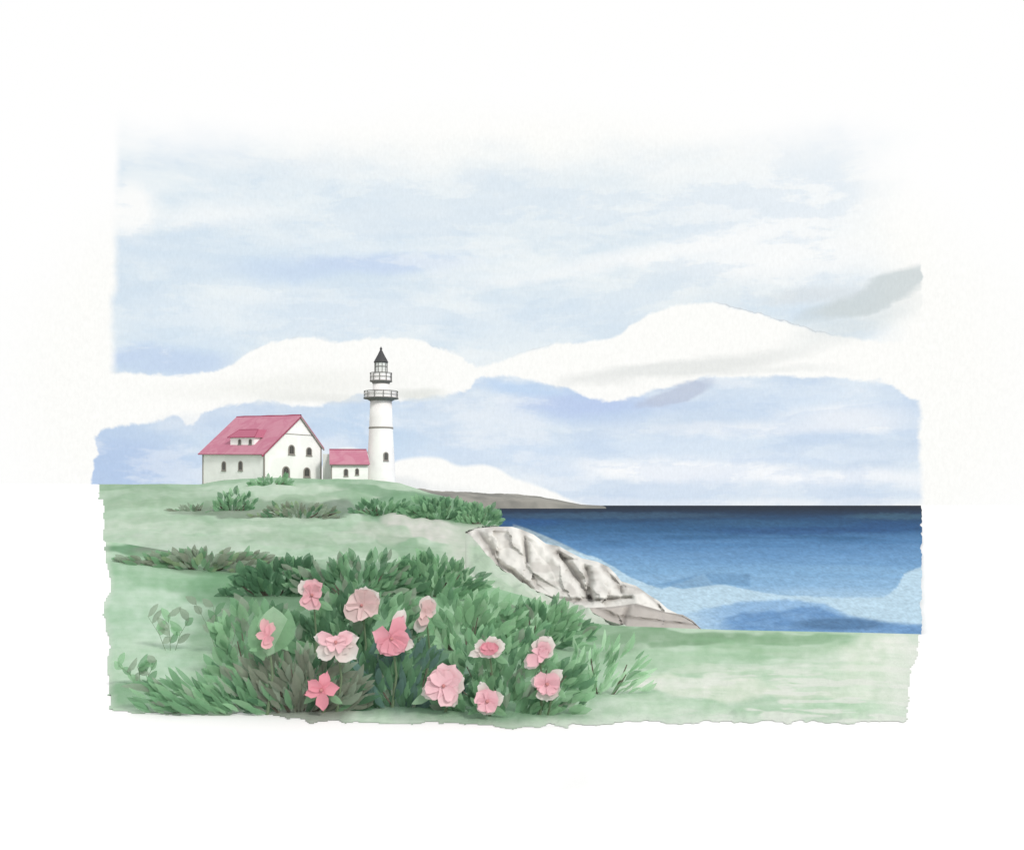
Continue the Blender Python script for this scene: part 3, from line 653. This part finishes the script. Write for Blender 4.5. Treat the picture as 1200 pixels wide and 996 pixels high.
q = MB(); q.quadbox(v); q.build('dormer_roof', M_roofd if False else mat('dormer_red', alb((200, 118, 142)), grain=.1, scale=2), dm)
q = MB(); q.tube([v[0], v[1]], .06); q.tube([v[4], v[5]], .06); q.tube([v[0], v[4]], .05); q.tube([v[1], v[5]], .05); q.build('dormer_trim', M_roofd, dm)
MD = frame(MH @ Vector((xf, 0, 0)), -ey, ex); MD[2][0] = -.03
for px in (281, 293.5):
    window(MD, -dp(px), (569 - 518.6) * S, 5 * S / math.cos(th) * .9, 6.8 * S, dm)

# ---- low annex between house and tower
ann = at(388.5, 569, 160); ann.z = BZ
th2 = math.radians(4); ax = Vector((math.cos(th2), math.sin(th2), 0)); ay = Vector((-math.sin(th2), math.cos(th2), 0))
MA = frame(ann, ax, ay); La = reach(ann, ax, 431); Wa = 5.0
annex = empty('annex', ann, 'small low white annex with pink roof between the big house and the lighthouse', 'outbuilding')
ez = (569 - 543) * S; rz2 = (569 - 527) * S
b = MB(); b.v = []; 
pts = [(0, 0), (Wa, 0), (Wa, ez), (Wa / 2, rz2 - .1), (0, ez)]
b.v = [tuple(MA @ Vector((0, y, z))) for y, z in pts] + [tuple(MA @ Vector((La, y, z))) for y, z in pts]; n = 5
b.f = [tuple(range(5)), tuple(reversed(range(5, 10)))] + [(i, 5 + i, 5 + (i + 1) % 5, (i + 1) % 5) for i in range(5)]
b.build('wall', M_wall, annex)
b = MB()
for s_ in (0, 1):
    y_e, y_r = ((-.45, Wa / 2) if s_ == 0 else (Wa + .45, Wa / 2))
    lo_, hi_ = ez - .2, rz2
    b.quadbox([MA @ Vector(p) for p in ((-.25, y_e, lo_), (La + .35, y_e, lo_), (La - .35, y_r, hi_), (-.55, y_r, hi_), (-.25, y_e, lo_ + .15), (La + .35, y_e, lo_ + .15), (La - .35, y_r, hi_ + .15), (-.55, y_r, hi_ + .15))])
ro2 = b.build('roof', M_roof, annex)
b = MB(); b.tube([MA @ Vector((-.55 + (La + .2) * i / 5, Wa / 2, rz2 + .16)) for i in range(6)], .10); b.build('ridge_cap', M_roofd, ro2)
b = MB(); b.box(MA, -.2, La + .2, -.36, -.26, ez - .33, ez - .16); b.build('fascia', M_trim, annex)
b = MB(); b.box(MA, -.07, .07, -.07, .07, 0, ez - .2); b.build('corner_board', M_trim, annex)
for px, py, w, h in ((405.5, 553.5, 5.5, 9), (418.5, 552.5, 4.6, 8)):
    window(MA, reach(ann, ax, px), (569 - py) * S, w * S, h * S, annex)
b = MB(); b.box(MA, -1.5, -.003, 2.6, 4.6, -.2, (569 - 531) * S); pw = b.build('passage', mat('shaded_wall', (.62, .62, .61), grain=.06, scale=1), annex)  # shade on this set-back wall is put into its grey colour

# ---- lighthouse
tc = at(446.5, 569, 163); tc.z = BZ; S2 = 163 / F
Z_ = lambda py: (569 - py) * S2 - 0.0
lt = empty('lighthouse', tc, 'tall tapering white lighthouse with two railed galleries and a dark pointed cap', 'lighthouse')
b = MB(); b.lathe(tc, [(17.6 * S2, -1.5), (17.4 * S2, 0), (16.4 * S2, Z_(548)), (15.0 * S2, Z_(525)), (13.9 * S2, Z_(502)), (13.4 * S2, Z_(490)), (12.5 * S2, Z_(468))], 56); b.build('tower', M_tower, lt, smooth=True)
b = MB(); b.lathe(tc, [(13.8 * S2, Z_(502.5)), (14.4 * S2, Z_(502)), (14.4 * S2, Z_(500.5)), (13.6 * S2, Z_(500))], 56); b.build('band', M_trim, lt, smooth=False)
b = MB(); b.lathe(tc, [(9.9 * S2, Z_(466)), (9.6 * S2, Z_(446))], 40); b.build('upper_tower', M_tower, lt, smooth=True)
def gallery(py_floor, py_rail, R, rin, nposts):
    g_ = MB(); g_.lathe(tc, [(rin * S2, Z_(py_floor + 4)), (R * .82 * S2, Z_(py_floor + 1.4)), (R * S2, Z_(py_floor + .9)), (R * S2, Z_(py_floor)), (rin * .8 * S2, Z_(py_floor))], 48)
    go = g_.build('gallery', M_rail, lt)
    p = MB(); p.lathe(tc, [(R * .86 * S2, Z_(py_floor)), (R * .90 * S2, Z_(py_floor)), (R * .90 * S2, Z_(py_rail + .8)), (R * .86 * S2, Z_(py_rail + .8))], 48); p.build('parapet', M_tower, go, smooth=False)
    for k in range(nposts):
        a_ = 2 * math.pi * (k + .5) / nposts; p = MB(); cx_, cy_ = tc.x + R * .96 * S2 * math.cos(a_), tc.y + R * .96 * S2 * math.sin(a_)
        p.tube([(cx_, cy_, tc.z + Z_(py_floor)), (cx_, cy_, tc.z + Z_(py_rail))], .055, 6); p.build('rail_post', M_rail, go)
    for zf in (0, .5):
        p = MB(); zc = tc.z + Z_(py_rail) * (1 - zf) + Z_(py_floor) * zf
        p.tube([(tc.x + R * .96 * S2 * math.cos(2 * math.pi * k / 40), tc.y + R * .96 * S2 * math.sin(2 * math.pi * k / 40), zc) for k in range(40)], .06 if zf == 0 else .035, 6, True); p.build('handrail', M_rail, go)
    return go
gallery(466, 458.5, 20.5, 12.3, 12); gallery(446, 437, 13.2, 9.6, 10)
b = MB(); b.lathe(tc, [(6.9 * S2, Z_(446)), (6.9 * S2, Z_(425))], 10); lr = b.build('lantern_room', M_glass, lt)
for k in range(10):
    a_ = 2 * math.pi * (k + .0) / 10; p = MB(); x_, y_ = tc.x + 7.1 * S2 * math.cos(a_), tc.y + 7.1 * S2 * math.sin(a_)
    p.tube([(x_, y_, tc.z + Z_(446)), (x_, y_, tc.z + Z_(424))], .05 if k not in (0, 5) else .09, 6); p.build('mullion', M_rail, lr)
p = MB(); p.lathe(tc, [(7.25 * S2, Z_(430)), (7.25 * S2, Z_(429))], 10); p.build('transom', M_rail, lr)
b = MB(); b.lathe(tc, [(8.3 * S2, Z_(424.6)), (8.5 * S2, Z_(424)), (7.0 * S2, Z_(421)), (4.2 * S2, Z_(416)), (1.8 * S2, Z_(411)), (1.0 * S2, Z_(409.5))], 24); rf = b.build('cap', M_dark, lt)
b = MB(); b.lathe(tc, [(.8 * S2, Z_(410)), (1.5 * S2, Z_(408.8)), (1.4 * S2, Z_(407.6)), (.6 * S2, Z_(406.8)), (.15 * S2, Z_(405.5))], 12); b.build('finial', M_dark, rf, smooth=True)
# window low on the tower, facing the viewer's right
aw = math.radians(-62); rw = 15.7 * S2; nrm = Vector((math.cos(aw), math.sin(aw), 0)); o_ = tc + nrm * rw
MW = frame(o_, Vector((-nrm.y, nrm.x, 0)), -nrm); window(MW, 0, Z_(535), 5.6 * S2 / math.cos(math.radians(28)), 10.5 * S2, lt)

# ------------------------------------------------------------------ plants
LEAFW = [(0, .06), (.16, .62), (.4, 1.0), (.68, .82), (.88, .4), (1, .0)]
def leaf_mesh(lst):      # (pos, dir, normal, length, width, colour)
    v, f, c = [], [], []
    for (p, d, n_, ln_, w_, col_) in lst:
        d = d.normalized(); s_ = d.cross(n_)
        if s_.length < 1e-4: continue
        s_.normalize(); n_ = s_.cross(d); b0 = len(v); bend = random.uniform(-.12, .22) * ln_; sk = random.uniform(-.12, .12)
        for (t_, wf) in LEAFW:
            ctr = p + d * (t_ * ln_) - n_ * (bend * t_ * t_) + s_ * (sk * ln_ * math.sin(t_ * 3.1))
            hw = s_ * (wf * w_ / 2)
            v += [tuple(ctr - hw - n_ * (.12 * wf * w_)), tuple(ctr), tuple(ctr + hw - n_ * (.12 * wf * w_))]
            sh = 1 + .12 * (t_ - .5); c += [tuple(float(x) * sh for x in col_)] * 3
        for i in range(len(LEAFW) - 1):
            a_ = b0 + 3 * i; f += [(a_, a_ + 1, a_ + 4, a_ + 3), (a_ + 1, a_ + 2, a_ + 5, a_ + 4)]
    return v, f, c
GL = 0.92; SH = []
PAL = {'dark': (74, 114, 84), 'mid': (104, 148, 110), 'light': (136, 178, 138), 'pale': (172, 207, 172), 'grey': (138, 149, 134), 'brown': (120, 122, 110), 'blue': (84, 114, 112), 'deep': (60, 100, 72), 'olive': (128, 150, 112)}
def pick(w):
    ks = list(w); k = random.choices(ks, [w[x] for x in ks])[0]; c = alb(np.array(PAL[k]) * .80 + np.array((146, 176, 146)) * .20, GL)
    return c * random.uniform(.85, 1.18)
def shrub(name, label, cat, px, py, hw, hh, n, lw, pal, mode='dome', Dfun=near_D, fan=None, lean=0.0, material=None, flat=1.0, stems=9, group=None, edge_=.8):
    """px,py = middle of the foot; hw, hh = half width and height in pixels; lw = (length, width) in pixels"""
    lw = (lw[0] * .90, lw[1] * 1.0)
    D0 = float(Dfun(px, py)); k = D0 / F; foot = at(px, py, D0)
    root = empty(name, foot, label, cat, group)
    W, Hh = hw * k, hh * k; Dp = W * .38 * flat; n = int(n * .70); SH.append((px, py, hw, hh, D0, Dp))
    L_ = []
    origin = foot + Vector((0, 0, -.25 * Hh)) if fan is None else foot + Vector((fan[0] * k, 0, fan[1] * k))
    for i in range(n):
        for _ in range(40):
            x, z = random.uniform(-1, 1), random.uniform(-.04, 1)
            lim = (.72 + .5 * vn(x * 3 + px, z * 3 + py))
            if x * x + z * z * (.9) < lim * lim: break
        dd = math.sqrt(max(0, 1 - min(1, x * x + z * z)))
        y = -dd * random.uniform(.1, 1.0) + random.uniform(-.1, .35)
        p = foot + Vector((x * W, y * Dp, z * Hh))
        # keep the leaf out of the ground
        Dl = max(p.y, 3); gz = float((near_z if Dfun is near_D else hill_z)(CX + p.x / Dl * F, Dl)); p.z = max(p.z, gz + .25 * lw[1] * k)
        d = (p - origin); d.y *= .3; d = d.normalized() + Vector((random.uniform(-.5, .5) + lean, random.uniform(-.35, .25), random.uniform(-.25, .5)))
        nn = Vector((random.uniform(-.5, .5), -1, random.uniform(.0, .9)))
        sc = random.uniform(.6, 1.25)
        L_.append((p, d, nn, lw[0] * k * sc, lw[1] * k * sc * random.uniform(.75, 1.2), pick(pal)))
    v, f, c = leaf_mesh(L_); link('foliage', v, f, material or M_leaf, root, cols=c, smooth=True)
    q = MB()
    for i in range(stems):
        x = random.uniform(-.8, .8); top_ = foot + Vector((x * W, random.uniform(-.5, .2) * Dp, Hh * random.uniform(.55, .85) * math.sqrt(max(.1, 1 - x * x))))
        b0 = foot + Vector((x * W * .25, 0, -.05)); mid = (b0 + top_) / 2 + Vector((x * W * .12, 0, .06 * Hh))
        q.tube([b0, mid, top_], [.0030 * D0 / 3, .0024 * D0 / 3, .0014 * D0 / 3], 5)
    q.build('stem', M_bark, root)
    return root

# hill shrubs (far)
HS = dict(Dfun=hill_D, material=M_hleaf)
hsg = 'low shrubs on the hill below the house'
shrub('shrub', 'small leafy green shrub against the foot of the white house at its front corner', 'shrub', 318, 571, 22, 10, 90, (9, 4), {'mid': 3, 'light': 2}, **HS)
shrub('shrub', 'upright green clump on the hill below the long wall of the house', 'shrub', 273, 601, 24, 22, 130, (10, 4.5), {'mid': 4, 'dark': 2, 'light': 2}, **HS)
shrub('shrub', 'low grey-brown scrub at the far left end of the hill shrubs', 'shrub', 228, 602, 30, 7, 90, (10, 3.5), {'grey': 4, 'brown': 2, 'mid': 2}, **HS)
shrub('shrub', 'dark grey-green scrub on the hill below the gable windows', 'shrub', 352, 609, 60, 15, 240, (10, 4.5), {'grey': 4, 'brown': 2, 'dark': 2, 'olive': 2}, **HS)
shrub('shrub', 'green leafy shrub on the hill straight below the lighthouse', 'shrub', 446, 607, 38, 17, 220, (10, 4.5), {'mid': 4, 'dark': 3, 'light': 3}, **HS)
shrub('shrub', 'long green shrub running down the brow right of the lighthouse', 'shrub', 515, 612, 48, 25, 420, (11, 5), {'mid': 4, 'dark': 3, 'light': 4}, flat=.6, **HS)
shrub('shrub', 'rounded green shrub at the cliff top where the rocks begin', 'shrub', 560, 616, 23, 20, 230, (10, 5), {'mid': 4, 'dark': 2, 'light': 4}, flat=.5, **HS)

# near shrubs
shrub('rose_bush', 'dark grey-green scrub trailing along the left end of the meadow brow', 'bush', 235, 668, 105, 16, 360, (17, 7), {'grey': 5, 'brown': 2, 'mid': 3, 'olive': 2}, flat=.4)
shrub('rose_bush', 'darkest green round-leaved bush above the green-hooded rosebud', 'bush', 322, 700, 62, 36, 240, (19, 9), {'deep': 5, 'dark': 4, 'mid': 2}, flat=.5)
shrub('rose_bush', 'grey-green bush behind the two topmost pink roses', 'bush', 415, 700, 75, 42, 300, (20, 8), {'grey': 3, 'dark': 4, 'mid': 4, 'light': 2}, flat=.5)
shrub('rose_bush', 'tall spiky green bush on the brow in front of the pale slope', 'bush', 505, 700, 60, 42, 340, (20, 7), {'dark': 3, 'mid': 5, 'light': 4, 'pale': 1}, flat=.5)
shrub('rose_bush', 'green bush at the right end of the brow beside the rocks', 'bush', 628, 758, 74, 46, 400, (20, 7), {'dark': 3, 'mid': 5, 'light': 4, 'grey': 1}, flat=.5, lean=.2)
shrub('rose_bush', 'bright green bush round the small pale upright rose', 'bush', 545, 765, 70, 58, 260, (24, 9), {'mid': 3, 'light': 5, 'pale': 4, 'dark': 1}, flat=.5, lean=.25)
shrub('rose_bush', 'leafy green bush between the two star-shaped roses', 'bush', 420, 800, 90, 92, 460, (26, 11), {'dark': 4, 'mid': 4, 'deep': 2, 'light': 2, 'grey': 1}, flat=.5)
shrub('rose_bush', 'loose grey-green bush round the green-hooded rosebud', 'bush', 300, 800, 55, 80, 200, (24, 10), {'grey': 3, 'mid': 4, 'light': 3, 'dark': 1}, flat=.5)
shrub('rose_bush', 'grey-brown woody bush around the lowest star-shaped rose', 'bush', 350, 836, 72, 64, 340, (30, 8), {'brown': 5, 'grey': 3, 'deep': 2, 'mid': 1}, flat=.5, stems=16)
shrub('rose_bush', 'blue-green shadowy bush left of the largest pale rose', 'bush', 478, 832, 62, 76, 330, (28, 9), {'blue': 4, 'dark': 4, 'mid': 2, 'grey': 1}, flat=.5, lean=.45)
shrub('rose_bush', 'mid green bush around the cluster of four small roses at the right', 'bush', 600, 838, 80, 92, 460, (24, 9), {'mid': 5, 'dark': 3, 'light': 4, 'grey': 1}, flat=.5, lean=.35)
shrub('grass_tuft', 'fan of long green blades at the lower left corner of the meadow', 'grass', 245, 836, 95, 32, 240, (34, 7), {'mid': 5, 'light': 3, 'dark': 1, 'grey': 1}, flat=.5, fan=(120, -60), stems=4)
shrub('grass_tuft', 'thin green blades fading out to the right of the rose bushes', 'grass', 705, 815, 48, 56, 120, (26, 5), {'light': 5, 'mid': 2, 'pale': 4}, flat=.5, lean=.6, stems=4)
# scattered single leaves on the pale left meadow: a sparse young plant
def sapling(label, px, py, n, hh, w):
    D0 = float(near_D(px, py)); k = D0 / F; foot = at(px, py, D0); root = empty('sapling', foot, label, 'plant', 'sparse saplings on the open left meadow')
    q = MB(); L_ = []
    for i in range(n):
        x = (i - (n - 1) / 2) / max(1, n - 1) * 2 * w; a_ = foot + Vector((x * .15 * k, 0, -.03)); b_ = foot + Vector((x * .5 * k, -.03, hh * .5 * k)); c_ = foot + Vector((x * k, -.08, hh * random.uniform(.75, 1.05) * k))
        q.tube([a_, b_, c_], [.0026, .002, .0012], 5)
        for u in (.3, .48, .64, .8, .97):
            p = a_.lerp(b_, u * 2) if u < .5 else b_.lerp(c_, u * 2 - 1); sd = random.choice((-1, 1))
            L_.append((p, Vector((sd * random.uniform(.3, .9), -.1, random.uniform(.4, 1))), Vector((random.uniform(-.4, .4), -1, .5)), 17 * k * random.uniform(.7, 1.2), 9 * k, pick({'light': 3, 'grey': 3, 'mid': 1})))
    v, f, c = leaf_mesh(L_); link('foliage', v, f, M_leaf, root, cols=c); q.build('stem', M_stem, root)
sapling('sparse pale sapling nearest the bushes on the open left meadow', 262, 772, 4, 66, 30)
sapling('small sparse sapling on the left meadow, farthest from the bushes', 200, 765, 3, 44, 24)
sapling('low sparse sapling just above the fan of long green blades', 165, 806, 3, 34, 22)


# roses
def petal(v, f, c, ctr, ang, ln_, w_, point, col_, edge_c, cup, front=0.0, tiltz=0.0):
    d = Vector((math.cos(ang), 0, math.sin(ang))); s_ = Vector((-math.sin(ang), 0, math.cos(ang))); n_ = Vector((0, -1, 0)); b0 = len(v)
    prof = [(0, .34), (.18, .62), (.4, .95), (.62, 1.0), (.8, .8 if point < .5 else .5), (.93, .5 if point < .5 else .2), (1.0, .16 if point < .5 else .02)]
    for t_, wf in prof:
        for k in range(5):
            u = (k - 2) / 2
            p = ctr + d * (t_ * ln_ * (1 - .06 * abs(u) * (t_ > .9)) * (1 + random.uniform(-.05, .05))) + s_ * (u * wf * w_ * .56 * (1 + random.uniform(-.14, .14))) + n_ * (front + cup * t_ * t_ * ln_ + .18 * w_ * wf * (u * u) - .05 * ln_ * t_)
            v.append(tuple(p)); m_ = min(1, max(0, (t_ - .45) / .55)) ** 1.4
            c.append(tuple(col_ * (1 - m_) + edge_c * m_))
    for i in range(len(prof) - 1):
        for k in range(4): a_ = b0 + 5 * i + k; f.append((a_, a_ + 1, a_ + 6, a_ + 5))
def rose(label, px, py, pets, colr, edgec, dD=0.55, hood=None, back=None, cen=True, foot_py=None):
    Dd = min([d_ - p_ - .10 for (x_, y_, w_, h_, d_, p_) in SH if abs(px - x_) < w_ + 12 and y_ - h_ - 28 < py < y_ + 12 and d_ < 30] + [float(near_D(px, min(846, py + 30)))]); Dg = Dd + .25; k = Dd / F; ctr = at(px, py, Dd)
    fx = ctr.x; foot = Vector((fx * 1.02, Dg - .1, float(near_z(px, max(5.1, Dg - .1))) - .02))
    root = empty('wild_rose', foot, label, 'rose', 'pink roses in the bushes')
    bl = None; wv_ = np.array((240, 222, 222)); ca, ea = alb(np.array(colr) * .62 + wv_ * .38, 1.06), alb(np.array(edgec) * .66 + wv_ * .34, 1.06)
    q = MB(); q.lathe(ctr + Vector((0, .035, -.01)), [(.002, -.02), (.012, -.01), (.015, 0), (.010, .012), (.002, .02)], 10)
    bl = q.build('blossom', M_stem, root, smooth=True)
    if back:
        for (ang, l_, w_) in back:
            v, f, c = [], [], []; petal(v, f, c, ctr, math.radians(ang), l_ * k, w_ * k, 0, alb((250, 232, 228), 1.45), alb((252, 250, 244), 1.45), -.05, -.014)
            link('petal', v, f, M_petal, bl, cols=c, smooth=True)
    for i, (ang, l_, w_, pt) in enumerate(pets):
        v, f, c = [], [], []; sh = random.uniform(.9, 1.08)
        petal(v, f, c, ctr, math.radians(ang), l_ * k, w_ * k, pt, ca * sh, ea * sh, .10, .003 * i)
        link('petal', v, f, M_petal, bl, cols=np.clip(c, 0, .95), smooth=True)
    if cen:
        q = MB(); q.lathe(ctr + Vector((0, -.022, 0)), [(.001, -.014), (.010, -.009), (.0135, 0), (.010, .009), (.001, .014)], 10); q.build('flower_centre', M_centre, bl, smooth=True)
    q = MB(); q.tube([foot, (foot + ctr) / 2 + Vector((.03, .05, 0)), ctr + Vector((0, .05, -.02))], [.012, .009, .007], 6); q.build('stem', M_stem, root)
    for s_ in (-1, 1):
        v, f, c = leaf_mesh([(ctr + Vector((s_ * 6 * k, .06, -8 * k)), Vector((s_ * .8, 0, -.5)), Vector((0, -1, .3)), 20 * k, 9 * k, pick({'mid': 1, 'light': 2}))]); link('leaf', v, f, M_leaf, root, cols=c)
    if hood:
        for (hx, hy, ang, l_, w_, pc) in hood:
            v, f, c = leaf_mesh([(ctr + Vector((hx * k, .05, -hy * k)), Vector((math.cos(math.radians(ang)), 0, math.sin(math.radians(ang)))), Vector((.1, -1, .2)), l_ * k, w_ * k, alb(np.array(PAL[pc]) * .9, GL))]); link('leaf', v, f, M_leaf, root, cols=c, smooth=True)
    return root
P_ = 0
rose('pink oval rose topmost of all, leaning left of the pale dusty one', 366, 697, [(80, 20, 20, 0), (255, 18, 24, 0), (170, 11, 20, 0), (0, 9, 22, 0), (40, 14, 16, 0)], (232, 158, 172), (226, 178, 184), back=[(130, 22, 18)])
rose('pale dusty-pink cupped rose at upper middle, next to the topmost rose', 424, 709, [(60, 20, 26, 0), (10, 22, 26, 0), (140, 18, 24, 0), (220, 24, 22, 0), (310, 17, 24, 0)], (226, 190, 190), (236, 208, 204), back=[(35, 24, 22), (80, 22, 16)])
rose('rosebud showing deep pink inside a big pale green hood of leaves', 313, 745, [(100, 22, 11, 0), (65, 18, 10, 0), (175, 14, 9, 1), (270, 16, 12, 0), (300, 10, 12, 0)], (214, 132, 146), (206, 158, 156), cen=False,
     hood=[(0, 24, 85, 58, 46, 'pale'), (8, 20, 75, 52, 22, 'light'), (-6, 30, 100, 54, 24, 'light')])
rose('two-tone rose with pink upper petals and a white lower petal', 394, 752, [(160, 24, 15, 0), (25, 22, 16, 0), (200, 12, 16, 0), (340, 13, 18, 0), (90, 8, 20, 0)], (234, 178, 188), (228, 176, 188), back=[(222, 30, 18), (318, 30, 24), (10, 26, 18), (270, 18, 26), (168, 28, 14)])
rose('large deep pink star-shaped rose right of the two-tone rose', 459, 748, [(62, 32, 17, 1), (160, 25, 18, 1), (235, 22, 22, 0), (315, 21, 24, 0), (0, 23, 20, 1), (270, 18, 24, 0)], (214, 118, 138), (226, 150, 166), back=[(68, 38, 14), (340, 28, 16)])
rose('small pale upright rose, the narrow one on the brow side', 499, 719, [(70, 18, 14, 0), (250, 16, 12, 1), (20, 8, 12, 0), (170, 7, 12, 0)], (240, 196, 196), (244, 208, 206), back=[(245, 26, 13), (80, 22, 18), (30, 13, 12)], cen=False)
rose('deepest pink star-shaped rose, lowest on the woody bush', 377, 808, [(72, 24, 13, 1), (8, 22, 14, 1), (275, 26, 15, 1), (195, 22, 11, 1), (145, 20, 15, 1)], (222, 110, 132), (224, 120, 142))
rose('largest pale pink rose, bottom middle, with a pointed leaf at its left', 520, 803, [(60, 28, 30, 0), (150, 22, 28, 0), (205, 24, 22, 0), (290, 26, 24, 0), (340, 18, 26, 0), (100, 20, 26, 0)], (230, 176, 188), (240, 200, 206), back=[(205, 30, 18), (295, 30, 18), (20, 26, 26)],
     hood=[(-14, 4, 218, 32, 12, 'pale'), (16, -14, 250, 46, 16, 'mid')])
rose('tiny crimson rose ringed by whitish petals', 573, 760, [(10, 12, 10, 0), (170, 11, 10, 0), (270, 8, 12, 0), (130, 9, 10, 0), (50, 9, 10, 0)], (204, 104, 124), (208, 112, 132), back=[(15, 20, 16), (60, 16, 14), (165, 18, 14), (200, 26, 10), (270, 12, 22), (340, 16, 14)], cen=False)
rose('slanting pale pink rose, uppermost of the right-hand cluster', 632, 766, [(50, 18, 14, 0), (225, 20, 13, 0), (100, 9, 14, 0), (330, 9, 16, 0), (20, 12, 12, 0)], (228, 160, 176), (234, 186, 192), back=[(55, 25, 20), (225, 24, 16), (90, 18, 16), (20, 18, 14)], cen=False)
rose('rounded pink rose at the far right of the cluster', 641, 801, [(150, 17, 18, 0), (30, 17, 18, 0), (210, 14, 16, 0), (330, 15, 18, 0), (270, 12, 18, 0)], (230, 162, 178), (236, 182, 192), back=[(40, 24, 14), (270, 22, 22), (310, 20, 16), (170, 20, 12)])
rose('small round pink rose at the very bottom edge', 571, 821, [(140, 16, 18, 0), (50, 15, 18, 0), (215, 13, 16, 0), (320, 14, 16, 0), (270, 14, 18, 0)], (230, 164, 180), (236, 184, 194), back=[(110, 24, 12), (15, 20, 16), (260, 18, 18)], foot_py=842)

for o in bpy.data.objects:
    if '_w' in o: del o['_w']
